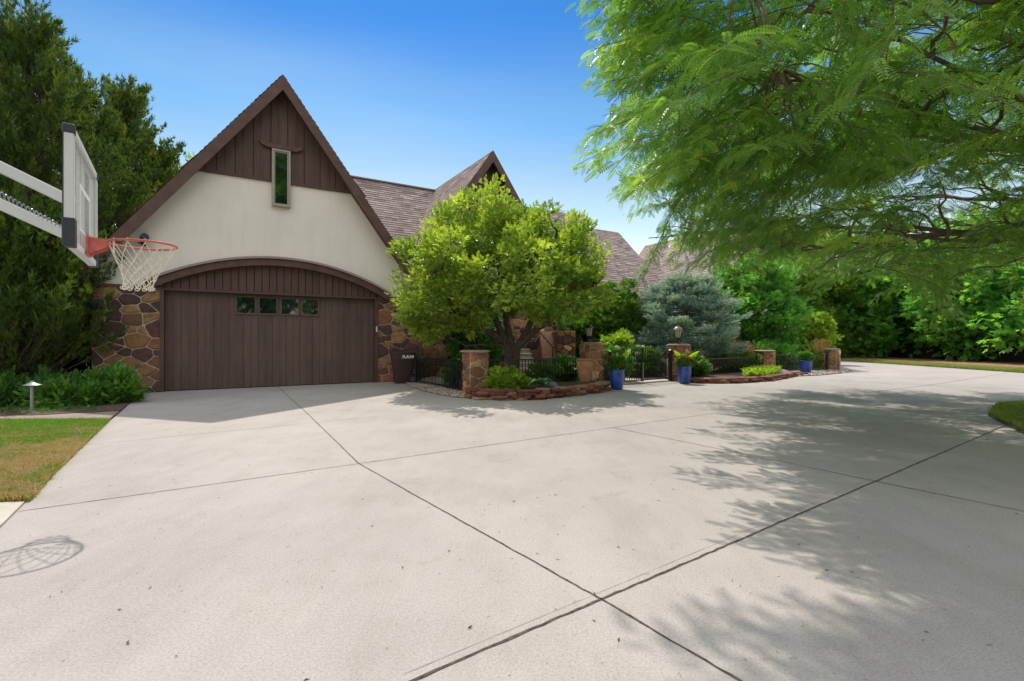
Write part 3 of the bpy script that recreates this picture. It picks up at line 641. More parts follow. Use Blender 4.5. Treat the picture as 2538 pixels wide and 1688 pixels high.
# roofs
def roofplane(name, A, B, C, D, course=0.145, tab=0.30, thick=0.05, rt=None):
    """A eave-left, B eave-right, C ridge-right, D ridge-left (house coordinates)"""
    A, B, C, D = map(Vector, (A, B, C, D)); n_ = (B-A).cross(D-A).normalized()
    if n_.z < 0: n_ = -n_
    sl_ = max((D-A).length, (C-B).length); nc = max(3, int(sl_/course)); b_ = MB()
    a2, b2, c2, d2 = [p-n_*0.004 for p in (A, B, C, D)]; a3, b3, c3, d3 = [p-n_*thick for p in (A, B, C, D)]
    b_.add([a2, b2, c2, d2, a3, b3, c3, d3], [(0, 1, 2, 3), (7, 6, 5, 4), (0, 4, 5, 1), (1, 5, 6, 2), (2, 6, 7, 3), (3, 7, 4, 0)], 0.15)
    for i in range(nc):
        v0 = i/nc; v1 = min(1, (i+1.12)/nc)
        l0 = A.lerp(D, v0); r0 = B.lerp(C, v0); l1 = A.lerp(D, v1); r1 = B.lerp(C, v1); L = (r0-l0).length
        if L < 0.05: continue
        s = -rng.random()*tab
        while s < L:
            e = s+tab*(0.55+0.9*rng.random()); u0 = max(s, 0)/L; u1 = min(e, L)/L; s = e
            if u1 <= u0: continue
            u0g = u0+(0.002/L)*2
            lift = 0.016+0.008*rng.random()
            p = [l0.lerp(r0, u0g)+n_*lift, l0.lerp(r0, u1)+n_*lift, l1.lerp(r1, u1)+n_*0.001, l1.lerp(r1, u0g)+n_*0.001, l0.lerp(r0, u0g), l0.lerp(r0, u1)]
            b_.add(p, [(0, 1, 2, 3), (4, 5, 1, 0)], float(np.clip(rng.normal(0.52, 0.14), 0, 1)))
            b_.t[-1] = 0.0
    return b_.build(name, M['shingle'], house)
OV = -0.35; BK = 9.2; xl, xr = -1.42, 6.12
roofplane('garage_roof', (xl, BK, roofz(xl)), (xl, OV, roofz(xl)), (AX, OV, RZ), (AX, BK, RZ))
roofplane('garage_roof', (xr, OV, roofz(xr)), (xr, BK, roofz(xr)), (AX, BK, RZ), (AX, OV, RZ))
b_ = MB()
def rake(b_, ax, ay, az, xl_, xr_, sl1, sl2, w_=0.36, th=0.04, d0=0.02):
    zl = az-sl1*(ax-xl_)-d0; zr = az-sl2*(xr_-ax)-d0
    b_.prism([(ax, az-d0), (xl_, zl), (xl_, zl-w_), (ax, az-d0-w_)], 'y', ay-th, ay-0.001)
    b_.prism([(ax, az-d0), (xr_, zr), (xr_, zr-w_), (ax, az-d0-w_)], 'y', ay-th, ay-0.001)
rake(b_, AX, OV, RZ, xl, xr, RL, RR, 0.38)
b_.build('rake_board', M['trim'], house)
b_ = MB()    # soffit
for s in (-1, 1):
    x_ = xl if s < 0 else xr; z_ = roofz(x_)
    b_.add([(AX, OV, RZ-0.28), (x_, OV, z_-0.28), (x_, 0.0, z_-0.28), (AX, 0.0, RZ-0.28)], [(0, 1, 2, 3)])
b_.build('soffit', M['siding'], house)
# main block (local y = depth behind the garage front)
def wallbox(name, x0, x1, y0, y1, z0, z1, mat):
    b_ = MB(); b_.box(x0, x1, y0, y1, z0, z1); return b_.build(name, mat, house)
MR = 7.70
roofplane('main_roof', (4.0, 1.9, 3.25), (17.4, 1.9, 3.25), (17.4, 6.0, MR), (4.0, 6.0, MR))
roofplane('main_roof', (17.4, 10.1, 3.25), (4.0, 10.1, 3.25), (4.0, 6.0, MR), (17.4, 6.0, MR))
b_ = MB(); b_.box(4.0, 9.4, 5.88, 6.12, MR-0.01, MR+0.035, 0.35); b_.build('ridge_cap', M['shingle'], house)
roofplane('middle_roof', (16.4, 1.9, 3.1), (20.0, 1.9, 3.1), (20.0, 6.0, 7.13), (16.4, 6.0, 7.13))
roofplane('middle_roof', (20.0, 10.1, 3.1), (16.4, 10.1, 3.1), (16.4, 6.0, 7.13), (20.0, 6.0, 7.13))
roofplane('lower_roof', (19.8, 2.6, 2.6), (24.4, 2.6, 2.6), (24.4, 6.0, 5.83), (19.8, 6.0, 5.83))
roofplane('lower_roof', (24.4, 9.4, 2.6), (19.8, 9.4, 2.6), (19.8, 6.0, 5.83), (24.4, 6.0, 5.83))
roofplane('wing_roof', (20.6, 8.2, 2.9), (20.6, 0.5, 2.9), (24.4, 0.5, 7.2), (24.4, 8.2, 7.2))
roofplane('wing_roof', (28.2, 0.5, 2.9), (28.2, 8.2, 2.9), (24.4, 8.2, 7.2), (24.4, 0.5, 7.2))
wallbox('main_wall', 6.3, 20.6, 2.5, 9.6, 0, 3.4, M['stucco'])
wallbox('wing_wall', 21.2, 27.6, 1.0, 7.8, 0, 3.2, M['stucco'])
b_ = MB(); b_.prism([(21.2, 3.201), (27.6, 3.201), (24.4, 6.9)], 'y', 1.0, 1.1); b_.prism([(21.2, 3.201), (27.6, 3.201), (24.4, 6.9)], 'y', 7.7, 7.8); b_.build('wing_gable', M['siding'], house)
b_ = MB()
b_.prism([(2.7, 3.401), (9.4, 3.401), (6.0, 7.0)], 'x', 19.7, 19.78); b_.build('end_gable', M['stucco'], house)
# second front gable
G2 = 9.37; GZ = 7.85; GS = 1.41; gl, gr = 6.25, 12.5
roofplane('front_gable_roof', (gl, 8.0, GZ-GS*(G2-gl)), (gl, 1.0, GZ-GS*(G2-gl)), (G2, 1.0, GZ), (G2, 8.0, GZ))
roofplane('front_gable_roof', (gr, 1.0, GZ-GS*(gr-G2)), (gr, 8.0, GZ-GS*(gr-G2)), (G2, 8.0, GZ), (G2, 1.0, GZ))
b_ = MB(); rake(b_, G2, 1.0, GZ, gl, gr, GS, GS, 0.38); b_.build('rake_board', M['trim'], house)
b_ = MB(); boards(b_, 7.2, 11.6, 0.2, lambda x: 4.9, lambda x: GZ-GS*abs(x-G2)-0.12, 1.30, 0.04, brk=(G2,)); b_.prism([(7.1, 4.9), (11.6, 4.9), (G2, 7.7)], 'y', 1.345, 1.4, 0.1)
b_.build('gable_siding', M['siding'], house)
b_ = MB(); b_.prism([(6.35, 2.5), (12.4, 2.5), (12.4, 3.3), (11.3, 4.9), (7.4, 4.9), (6.35, 3.3)], 'y', 1.345, 1.5); b_.build('stucco_wall', M['stucco'], house)
mo = MB(); mo.box(6.22, 12.4, 1.34, 2.49, 0, 2.499); mo.build('mortar', M['mortar'], house)
sv_ = MB(); veneer(sv_, 6.1, 2.45, (6.25, 1.34, 0), (1, 0, 0), (0, 0, 1), (0, -1, 0), 0.34); sv_.build('stone_facing', M['stone'], house)
ew = MB(); ew.box(8.9, 9.9, 1.24, 1.338, 0.0, 2.2); ew.build('entry_window', M['dark_pane'], house)
dp = MB(); dp.tube([(6.26, -0.12, 0.02), (6.26, -0.12, 2.5), (6.26, 0.1, 2.75), (6.26, 0.3, 2.95)], 0.04, 8); dp.build('downspout', M['trim'], house, smooth=True)
ch = MB(); ch.cbox(11.9, 12.45, 7.2, 8.0, 6.0, 8.0, 0.01); chim = ch.build('chimney', M['stucco'], house)
ch = MB(); ch.cbox(11.86, 12.49, 7.16, 8.04, 8.001, 8.05, 0.008); ch.build('chimney_cap', M['trim'], chim)
ch = MB(); ch.lathe([(0.09, 8.05), (0.09, 8.28), (0.13, 8.281), (0.13, 8.38), (0.02, 8.40)], 14, (12.1, 7.6, 0)); ch.build('flue', M['galvanised'], chim, smooth=True)

# steps and stone wing wall
st = thing('garden_steps', 'tan stone steps climbing to the door behind the multi stemmed tree', 'steps', (0.45, 15.7, 0))
b_ = MB()
for i in range(6): b_.cbox(-0.47+0.02*i, 0.42-0.045*i, i*0.36, i*0.36+0.42, 0.15*i+0.105, 0.15*i+0.155, 0.012, 0.5)
b_.build('tread', M['pale_concrete'], st)
b_ = MB()
for i in range(6): b_.box(-0.44+0.02*i, 0.40-0.045*i, i*0.36+0.03, 2.6, 0.15*i, 0.15*i+0.104)
b_.build('riser', M['mortar'], st)
b_ = MB(); b_.prism([(-0.1, 0), (2.6, 0), (2.6, 1.55), (1.9, 1.35), (0.35, 0.62), (-0.1, 0.60)], 'x', 0.55, 1.35, 0.66); b_.build('side_wall', M['stone'], st)
b_ = MB(); veneer(b_, 0.8, 0.6, (0.55, -0.1, 0), (1, 0, 0), (0, 0, 1), (0, -1, 0), 0.3); veneer(b_, 0.6, 0.92, (1.0, 0.3, 0.6), (1, 0, 0), (0, 0, 1), (0, -1, 0), 0.26); b_.box(1.0, 1.6, 0.31, 2.6, 0, 1.5, 0.4)
b_.build('stone_facing', M['stone'], st)
b_ = MB(); b_.tube([(0.92, 0.0, 0.98), (0.85, 0.05, 0.98), (0.2, 1.9, 1.9)], 0.022, 8); b_.tube([(0.85, 0.05, 0.3), (0.85, 0.05, 0.98)], 0.018, 8); b_.tube([(0.2, 1.9, 1.2), (0.2, 1.9, 1.9)], 0.018, 8)
b_.build('handrail', M['black_metal'], st, smooth=True)

# ------------------------------------------------------------------ pillars, lanterns
def pillar(x, y, h, w_, capw, label, rz=0.35, base=0.0):
    t = thing('stone_pillar', label, 'stone pillar', (x, y, base), rz, 'stone fence pillars')
    b_ = MB(); b_.box(-w_/2, w_/2, -w_/2, w_/2, 0, h-0.05); b_.build('mortar_core', M['mortar'], t)
    b_ = MB()
    for k in range(4):
        a = k*math.pi/2; U = (math.cos(a), math.sin(a), 0); N = (math.sin(a), -math.cos(a), 0)
        O = (-U[0]*w_/2+N[0]*w_/2, -U[1]*w_/2+N[1]*w_/2, 0); veneer(b_, w_, h-0.055, O, U, (0, 0, 1), N, 0.25, 0.022, 0.028)
    b_.t = [min(1, 0.35+v*0.62) for v in b_.t]
    b_.build('stone_shaft', M['stone'], t)
    b_ = MB(); c_ = capw/2; stone_lump(b_, (0, 0, h-0.052), capw, capw, 0.055, 0.1, 0.5, 0.03, 14); b_.build('cap', M['cap_stone'], t)
    return t
pillar(-0.83, 11.22, 0.98, 0.43, 0.60, 'stone pillar between the two left fence panels, cracked pale cap and no lantern', 0.45)
pillar(2.13, 13.20, 1.15, 0.46, 0.50, 'tall brown stone pillar behind the terracotta jar, dark lantern on top', 0.5)
pillar(5.00, 14.85, 1.09, 0.46, 0.60, 'stone pillar behind the blue pot of red flowers, tan capped lantern on top', 0.5)
pillar(9.60, 18.85, 0.83, 0.54, 0.70, 'wide stone pillar with flat pale cap rising behind the low green ground cover', 0.4)
pillar(12.75, 19.75, 0.88, 0.46, 0.54, 'last stone pillar at the right end of the black fence', 0.75)
def lantern(x, y, z, roofm, label, s=1.0):
    t = thing('pillar_lantern', label, 'lantern', (x, y, z), 0.2, 'lanterns on the gate pillars'); t.scale = (s, s, s)
    b_ = MB(); b_.lathe([(0.075, 0), (0.075, 0.02), (0.03, 0.035), (0.028, 0.09), (0.05, 0.10), (0.075, 0.15), (0.088, 0.165), (0.06, 0.175)], 16); b_.build('stem', M['black_metal'], t, smooth=True)
    b_ = MB(); b_.lathe([(0.066, 0.176), (0.105, 0.385)], 8); b_.build('glass', M['lamp_glass'], t)
    b_ = MB()
    for k in range(8):
        a = k*math.pi/4
        b_.tube([(0.068*math.cos(a), 0.068*math.sin(a), 0.175), (0.108*math.cos(a), 0.108*math.sin(a), 0.386)], 0.006, 6)
    b_.build('frame', M['black_metal'], t)
    b_ = MB(); b_.lathe([(0.12, 0.386), (0.135, 0.39), (0.125, 0.40), (0.10, 0.435), (0.062, 0.465), (0.05, 0.468), (0.045, 0.485), (0.02, 0.495)], 24); b_.build('lamp_cap', roofm, t, smooth=True)
    b_ = MB(); b_.lathe([(0.015, 0.494), (0.008, 0.51), (0.018, 0.52), (0.012, 0.535), (0.002, 0.55)], 12); b_.build('finial', M['black_metal'], t, smooth=True)
lantern(2.05, 13.15, 1.15, M['black_metal'], 'dark roofed lantern with cream glass on the pillar behind the terracotta jar', 0.98)
lantern(4.97, 14.83, 1.09, M['lamp_roof_tan'], 'lantern with tan domed cap standing in front of the blue spruce', 1.12)

# ------------------------------------------------------------------ fences and gate
def fence(pts, h, label, post_at=(0, 1), pitch=0.10, base=0.0):
    a, c = Vector((*pts[0], base)), Vector((*pts[1], base)); L = (c-a).length
    t = thing('metal_fence', label, 'fence', tuple(a), math.atan2(c.y-a.y, c.x-a.x), 'black metal picket fence panels')
    b_ = MB(); b_.cbox(0, L, -0.015, 0.015, h-0.03, h, 0.003); b_.cbox(0, L, -0.015, 0.015, 0.07, 0.10, 0.003)
    b_.box(0, L, -0.011, 0.011, h-0.13, h-0.112) if False else None
    x = pitch*0.6
    while x < L-0.03: b_.box(x-0.008, x+0.008, -0.008, 0.008, 0.03, h-0.029); x += pitch
    b_.build('picket_panel', M['black_metal'], t)
    for s in post_at:
        x = s*L; p = MB(); p.cbox(x-0.032, x+0.032, -0.032, 0.032, 0, h+0.05, 0.004)
        p.lathe([(0.048, h+0.05), (0.048, h+0.062), (0.03, h+0.075), (0.002, h+0.09)], 4, (x, 0, 0), ph=math.pi/4); p.build('post', M['black_metal'], t)
    return t
fence([(-2.66, 13.75), (-1.16, 11.52)], 0.74, 'black picket fence panel between the rubbish bin and the first stone pillar', (0, 1), 0.085)
fence([(-0.58, 11.42), (1.78, 12.90)], 0.76, 'black picket fence panel in front of the multi stemmed tree trunk', (0.0, 0.17, 1), 0.092)
fence([(1.80, 12.92), (2.0, 13.05)], 0.76, 'short black fence stub joining the pillar behind the terracotta jar', (), 0.08)
fence([(2.38, 13.02), (2.60, 13.12)], 0.80, 'short black fence stub right of the pillar behind the terracotta jar', (), 0.08)
fence([(5.28, 15.0), (9.2, 18.3)], 0.62, 'long black picket fence panel under the blue spruce', (0, 0.93), 0.105)
fence([(9.9, 18.75), (12.45, 19.55)], 0.66, 'black picket fence panel behind the blue pot farthest away', (0, 1), 0.11)
gA, gC, gB = Vector((2.62, 13.12, 0)), Vector((3.66, 13.88, 0)), Vector((4.68, 14.62, 0))
L = (gB-gA).length
t = thing('garden_gate', 'black metal double gate with arched top between the two lantern pillars', 'gate', tuple(gA), math.atan2(gB.y-gA.y, gB.x-gA.x))
def gtop(x): return 0.84+0.17*math.sin(math.pi*min(max(x/L, 0), 1))
for x in (0, L):
    p = MB(); p.cbox(x-0.04, x+0.04, -0.04, 0.04, 0, 0.90, 0.004); p.lathe([(0.06, 0.90), (0.06, 0.915), (0.03, 0.93), (0.002, 0.95)], 4, (x, 0, 0), ph=math.pi/4); p.build('gate_post', M['black_metal'], t)
for x0, x1 in ((0.06, L/2-0.02), (L/2+0.02, L-0.06)):
    b_ = MB(); b_.cbox(x0, x0+0.035, -0.018, 0.018, 0.06, gtop(x0), 0.003); b_.cbox(x1-0.035, x1, -0.018, 0.018, 0.06, gtop(x1), 0.003)
    b_.box(x0+0.035, x1-0.035, -0.015, 0.015, 0.08, 0.11)
    xs_ = np.linspace(x0, x1, 9)
    b_.tube([(x, 0, gtop(x)-0.03) for x in xs_], 0.014, 6)
    x = x0+0.11
    while x < x1-0.05: b_.box(x-0.008, x+0.008, -0.008, 0.008, 0.111, gtop(x)+0.01); x += 0.095
    b_.build('gate_leaf', M['black_metal'], t)
b_ = MB(); b_.tube([(L/2-0.02, -0.05, 0.01), (L/2-0.02, -0.05, 0.55), (L/2-0.02, -0.03, 0.58)], 0.011, 6); b_.build('drop_bolt', M['galvanised'], t)

# ------------------------------------------------------------------ bin
t = thing('wheelie_bin', 'dark brown wheeled rubbish bin marked RAM against the stone by the garage door', 'rubbish bin', (-3.08, 13.95, 0), rad(14))
b_ = MB()
def frus(b_, w0, d0, w1, d1, z0, z1, n=6, r=0.06):
    def ring(w_, d_, z):
        out = []
        for cx, cy, a0 in ((w_/2-r, d_/2-r, 0), (-w_/2+r, d_/2-r, 90), (-w_/2+r, -d_/2+r, 180), (w_/2-r, -d_/2+r, 270)):
            for k in range(4): a = rad(a0+30*k); out.append((cx+r*math.cos(a), cy+r*math.sin(a), z))
        return out
    A_, B_ = ring(w0, d0, z0), ring(w1, d1, z1); m_ = len(A_)
    b_.add(A_+B_, [(i, (i+1) % m_, (i+1) % m_+m_, i+m_) for i in range(m_)]+[tuple(range(m_))[::-1], tuple(range(m_, 2*m_))])
frus(b_, 0.50, 0.42, 0.62, 0.54, 0.04, 0.66); frus(b_, 0.645, 0.565, 0.66, 0.58, 0.661, 0.85); b_.build('body', M['bin_plastic'], t, smooth=True)
b_ = MB(); frus(b_, 0.76, 0.64, 0.76, 0.64, 0.851, 0.885); frus(b_, 0.74, 0.62, 0.60, 0.50, 0.886, 0.935); b_.build('lid', M['bin_plastic'], t, smooth=True)
b_ = MB(); b_.tube([(0.40, -0.26, 0.82), (0.40, 0.26, 0.82)], 0.018, 8); b_.box(0.30, 0.41, -0.27, -0.24, 0.80, 0.84); b_.box(0.30, 0.41, 0.24, 0.27, 0.80, 0.84); b_.build('handle', M['bin_plastic'], t)
for s in (-1, 1):
    b_ = MB(); R_ = Matrix.Translation((0.27, s*0.28, 0.125))@Matrix.Rotation(rad(90), 4, 'X')
    q = MB(); q.lathe([(0.05, -0.03), (0.12, -0.03), (0.128, -0.015), (0.128, 0.015), (0.12, 0.03), (0.05, 0.03)], 22); q.v = [tuple(R_ @ Vector(p)) for p in q.v]; wl = q.build('wheel', M['rubber'], t, smooth=True)
    q = MB(); q.lathe([(0.02, -0.034), (0.07, -0.034), (0.07, 0.034), (0.02, 0.034)], 14); q.v = [tuple(R_ @ Vector(p)) for p in q.v]; q.build('hub', M['grey_plastic'], wl)
def text(s, size, name, mat, parent, M4, ext=0.002):
    cu = bpy.data.curves.new(name, 'FONT'); cu.body = s; cu.size = size; cu.extrude = ext; cu.offset = size*0.012; cu.align_x = 'CENTER'; cu.align_y = 'CENTER'
    o = bpy.data.objects.new(name, cu); COL.objects.link(o)
    me = bpy.data.meshes.new_from_object(o.evaluated_get(bpy.context.evaluated_depsgraph_get())); bpy.data.objects.remove(o)
    me.materials.clear(); me.materials.append(mat); me.transform(M4); return put(bpy.data.objects.new(name, me), parent)
text('RAM', 0.125, 'lettering', M['white_print'], t, Matrix.Translation((0.14, -0.2935, 0.745))@Matrix.Rotation(rad(90), 4, 'X')@Matrix.Scale(1.25, 4, (1, 0, 0)))
q = MB(); q.box(-0.335, -0.332, -0.12, 0.0, 0.68, 0.73); q.build('sticker', M['white_print'], t)

# ------------------------------------------------------------------ pots
def pot(x, y, h, r, label, rz=0.0):
    t = thing('glazed_pot', label, 'plant pot', (x, y, 0), rz, 'blue glazed pots along the fence')
    prof = [(r*0.66, 0.0), (r*0.72, 0.01)]
    NZ = 70
    for i in range(NZ+1):
        f = i/NZ; prof.append((r*(0.74+0.26*math.sin(min(1, f*1.15)*math.pi/2)), 0.015+f*(h-0.05)))
    prof += [(r*1.03, h-0.03), (r*1.04, h-0.012), (r*1.0, h), (r*0.90, h), (r*0.88, h-0.04), (r*0.01, h-0.045)]
    def wob(th, z): 
        if z > h-0.05: return 1
        ph = (z/0.036); row = math.floor(ph); f = ph-row
        s = math.cos(th*13+(math.pi if row % 2 else 0)); return 1+0.022*(f-0.3*abs(s)) 
    b_ = MB(); b_.lathe(prof, 104, wob=wob); b_.build('pot_body', M['blue_glaze'], t, smooth=True, ang=60)
    b_ = MB(); b_.lathe([(r*0.87, h-0.044), (r*0.4, h-0.03), (0.001, h-0.028)], 20); b_.build('potting_soil', M['soil'], t)
    return t
pot(2.58, 12.17, 0.50, 0.185, 'blue glazed pot standing at the left gate post beside the terracotta jar')
pot(4.80, 13.78, 0.50, 0.19, 'bright blue glazed pot of red flowers in front of the right gate pillar')
pot(10.72, 18.1, 0.48, 0.225, 'blue glazed pot farthest away, in front of the last fence panel')
b_ = MB(); b_.lathe([(0.13, 0), (0.135, 0.01), (0.17, 0.16), (0.205, 0.33), (0.212, 0.42), (0.20, 0.48), (0.165, 0.535), (0.15, 0.55), (0.155, 0.56), (0.165, 0.565), (0.178, 0.60), (0.172, 0.615), (0.15, 0.615), (0.13, 0.56), (0.01, 0.5)], 36)
b_.lathe([(0.196, 0.30), (0.2035, 0.303), (0.203, 0.312), (0.198, 0.315)], 36)
urn = b_.build('terracotta_jar', M['terracotta'], smooth=True, ang=50); urn.location = (1.86, 12.62, 0.13); tag(urn, 'tall bare terracotta jar standing on the stone edged bed before the left pillar', 'jar')
# garden ornaments
t = thing('garden_ornament', 'coppery spiral garden stake standing in the bed behind the yellow green bush', 'garden ornament', (-0.22, 11.35, 0.1))
sp_ = [(0.095*(1-k/34)*math.cos(k*0.46), 0, 0.50+0.12*(1-k/34)*math.sin(k*0.46)) for k in range(30)]
b_ = MB(); b_.tube(sp_, 0.011, 6); b_.build('spiral', M['copper'], t, smooth=True)
b_ = MB(); b_.tube([(0.095, 0, 0.5), (0.10, 0, 0.0)], 0.006, 6); b_.build('stake', M['copper'], t)
t = thing('garden_ornament', 'small orange ball stake behind the fence beside the first stone pillar', 'garden ornament', (-0.36, 11.85, 0))
b_ = MB(); b_.sphere((0, 0, 0.56), 0.035, 8); b_.build('ball', M['terracotta'], t, smooth=True); b_ = MB(); b_.tube([(0, 0, 0), (0, 0, 0.53)], 0.005, 6); b_.build('stake', M['copper'], t)
# path light
t = thing('path_light', 'grey metal mushroom path light at the edge of the mulch bed', 'path light', (-7.98, 8.23, 0.02))
b_ = MB(); b_.tube([(0, 0, 0), (0, 0, 0.42)], [0.024, 0.024], 12); b_.build('stem', M['galvanised'], t, smooth=True)
b_ = MB(); b_.lathe([(0.12, 0.435), (0.122, 0.44), (0.05, 0.475), (0.028, 0.485), (0.022, 0.505), (0.004, 0.51)], 24); b_.lathe([(0.03, 0.415), (0.036, 0.425), (0.036, 0.436)], 12); b_.build('shade', M['galvanised'], t, smooth=True)
# boulders
def boulder(x, y, z, sx, sy, sz, mat, label, rz=0.0):
    n = 18; mm = 12; vs = []; R3 = np.random.default_rng(int(abs(x*100)))
    ph = R3.random(8)*6.28
    for j in range(mm+1):
        a = math.pi*j/mm
        for k in range(n):
            th = 2*math.pi*k/n; r = 1+0.10*math.sin(2*th+ph[0])+0.07*math.sin(3*th+ph[1]+a*2)+0.05*math.sin(5*th+ph[2]-a*3)+0.05*math.sin(4*a+ph[3])
            vs.append((math.sin(a)*math.cos(th)*r*sx/2, math.sin(a)*math.sin(th)*r*sy/2, math.cos(a)*r*sz/2))
    b_ = MB(); b_.add(vs, [(j*n+k, (j+1)*n+k, (j+1)*n+(k+1) % n, j*n+(k+1) % n) for j in range(mm) for k in range(n)])
    o = b_.build('boulder', mat, smooth=True, ang=80); o.location = (x, y, z); o.rotation_euler = (0, 0, rz); return tag(o, label, 'boulder', 'boulders in the beds')
boulder(0.82, 11.05, 0.20, 0.42, 0.26, 0.16, M['blue_boulder'], 'blue grey boulder lying on the bed left of the terracotta jar')
boulder(9.35, 17.25, 0.06, 0.62, 0.4, 0.26, M['boulder'], 'pale grey rounded boulder left of the farthest blue pot')

# ------------------------------------------------------------------ basketball hoop (built with local +x toward play, y across the board)
hoop = thing('basketball_hoop', 'basketball hoop with clear framed backboard, red rim and white net at the left', 'basketball hoop', (-3.32, 3.87, 0), rad(34.1))
BZ0, BZ1, BW = 1.845, 2.665, 0.61
fr = MB()
fr.cbox(-0.055, 0.0, -BW, -BW+0.05, BZ0, BZ1, 0.004); fr.cbox(-0.055, 0.0, BW-0.05, BW, BZ0, BZ1, 0.004)
fr.cbox(-0.054, 0.0, -BW+0.05, BW-0.05, BZ1-0.05, BZ1, 0.004); fr.cbox(-0.054, 0.0, -BW+0.05, BW-0.05, BZ0, BZ0+0.05, 0.004)
fr.box(-0.05, -0.03, -0.13, -0.10, BZ0+0.05, BZ1-0.05); fr.box(-0.05, -0.03, 0.10, 0.13, BZ0+0.05, BZ1-0.05)
bbd = fr.build('backboard', M['white_metal'], hoop)
p = MB(); p.box(-0.022, -0.014, -BW+0.05, BW-0.05, BZ0+0.05, BZ1-0.05); p.build('clear_panel', M['acrylic'], bbd)
p = MB(); e = 0.04; z0, z1 = BZ0+0.17, BZ0+0.52
p.box(-0.0138, -0.0118, -0.26, 0.26, z1-e, z1); p.box(-0.0138, -0.0118, -0.26, 0.26, z0, z0+0.02); p.box(-0.0138, -0.0118, -0.26, -0.26+e, z0+0.02, z1-e); p.box(-0.0138, -0.0118, 0.26-e, 0.26, z0+0.02, z1-e)
p.build('target_square', M['white_print'], bbd)
for sy in (-1, 1):
    p = MB(); y0, y1 = sorted((sy*(BW+0.004), sy*(BW-0.09))); p.cbox(-0.063, 0.006, y0, y1, BZ0-0.006, BZ0+0.19, 0.006); p.build('corner_pad', M['grey_plastic'], bbd)
    p = MB(); y0, y1 = sorted((sy*(BW+0.004), sy*(BW-0.05))); p.cbox(-0.063, 0.006, y0, y1, BZ1-0.06, BZ1+0.006, 0.006); p.build('corner_cap', M['grey_plastic'], bbd)
    p = MB(); y0, y1 = sorted((sy*(BW+0.003), sy*(BW-0.05))); p.box(-0.060, -0.0552, y0, y1, BZ0+0.19, BZ1-0.06); p.build('edge_strip', M['grey_plastic'], bbd)
RC = (0.352, 0.0, 1.985); RR_ = 0.2285
p = MB(); n = 48
p.tube([(RC[0]+RR_*math.cos(2*math.pi*k/n), RR_*math.sin(2*math.pi*k/n), RC[2]) for k in range(n+1)], 0.0095, 10, cap=False)
p.box(0.004, 0.016, -0.10, 0.10, 1.86, 2.02)
p.prism([(0.016, 2.0), (0.125, 1.995), (0.14, 1.965), (0.12, 1.93), (0.016, 1.87)], 'y', -0.075, -0.068); p.prism([(0.016, 2.0), (0.125, 1.995), (0.14, 1.965), (0.12, 1.93), (0.016, 1.87)], 'y', 0.068, 0.075)
p.box(0.0165, 0.13, -0.0675, 0.0675, 1.988, 1.994)
rim = p.build('rim', M['red_paint'], hoop, smooth=True)
for z_ in (1.965, 1.91):
    for y_ in (-0.079, 0.079): p = MB(); p.sphere((0.13 if z_ > 1.93 else 0.05, y_, z_), 0.009, 6); p.build('bolt', M['galvanised'], rim)
# net: 12 cords zig-zagging down, crossing in diamonds
p = MB(); levels = [(0.222, 0.0), (0.185, -0.10), (0.150, -0.165), (0.128, -0.215), (0.112, -0.26), (0.102, -0.30), (0.098, -0.335)]
nc = 12
def npnt(l, i, jz=0.0):
    r, z = levels[l]; a = 2*math.pi*(i+(0.5 if l % 2 else 0))/nc+0.1
    return (RC[0]+r*math.cos(a)-0.012*l*0.5, RC[1]+r*math.sin(a), RC[2]+z+jz-0.012)
for l in range(len(levels)-1):
    for i in range(nc):
        j = (i-1) if l % 2 == 0 else i
        a = npnt(l, i); q0 = npnt(l+1, i if l % 2 == 0 else i); q1 = npnt(l+1, i-1 if l % 2 == 0 else i+1)
        for q in (q0, q1):
            mid = [(a[k]+q[k])/2+(rng.random()-0.5)*0.008 for k in range(3)]; p.tube([a, mid, q], 0.0034, 5, cap=False)
for i in range(nc):
    a = npnt(0, i); p.tube([(a[0], a[1], a[2]), (a[0]*1.0, a[1], a[2]+0.03)], 0.0045, 5)
    c_ = npnt(len(levels)-1, i); p.tube([(c_[0]+0.016*math.cos(q), c_[1]+0.010*math.sin(q), c_[2]-0.012+0.014*math.sin(q)) for q in np.linspace(0, 6.28, 9)], 0.0036, 5, cap=False)
p.build('net', M['net_cord'], hoop, smooth=True)
def bar(b_, s0, z0, s1, z1, hh, wd, y=0.0, ch=0.004):
    L_ = math.hypot(s1-s0, z1-z0); M4 = Matrix.Translation((-s0, y, z0))@Matrix.Rotation(math.atan2(z1-z0, s1-s0), 4, 'Y')@Matrix.Rotation(math.pi, 4, 'Z')
    b_.cbox(0, L_, -wd/2, wd/2, -hh/2, hh/2, ch, M4=M4)
for z0_ in (2.205, 1.935):
    p = MB(); bar(p, 0.075, z0_+0.055, 1.25, z0_+0.055+1.175*0.49, 0.078, 0.05); p.build('arm', M['white_metal'], hoop)
p = MB(); hx = [( -(0.10+0.95*u)+0.0*u, 0.0+0.024*math.cos(u*260), 2.03+0.57*u+0.024*math.sin(u*260)) for u in np.linspace(0, 1, 620)]
p.tube(hx, 0.0045, 5, cap=False); p.tube([(-0.076, 0, 2.02), (-0.13, 0, 2.05)], 0.006, 6); p.build('spring', M['galvanised'], hoop, smooth=True)
p = MB(); p.cbox(-1.36, -1.24, -0.06, 0.06, 0.0, 3.0, 0.01); p.build('pole', M['grey_plastic'], hoop)
p = MB(); p.box(-1.5, -1.1, -0.2, 0.2, 0.0, 0.02); p.build('base_plate', M['grey_plastic'], hoop)

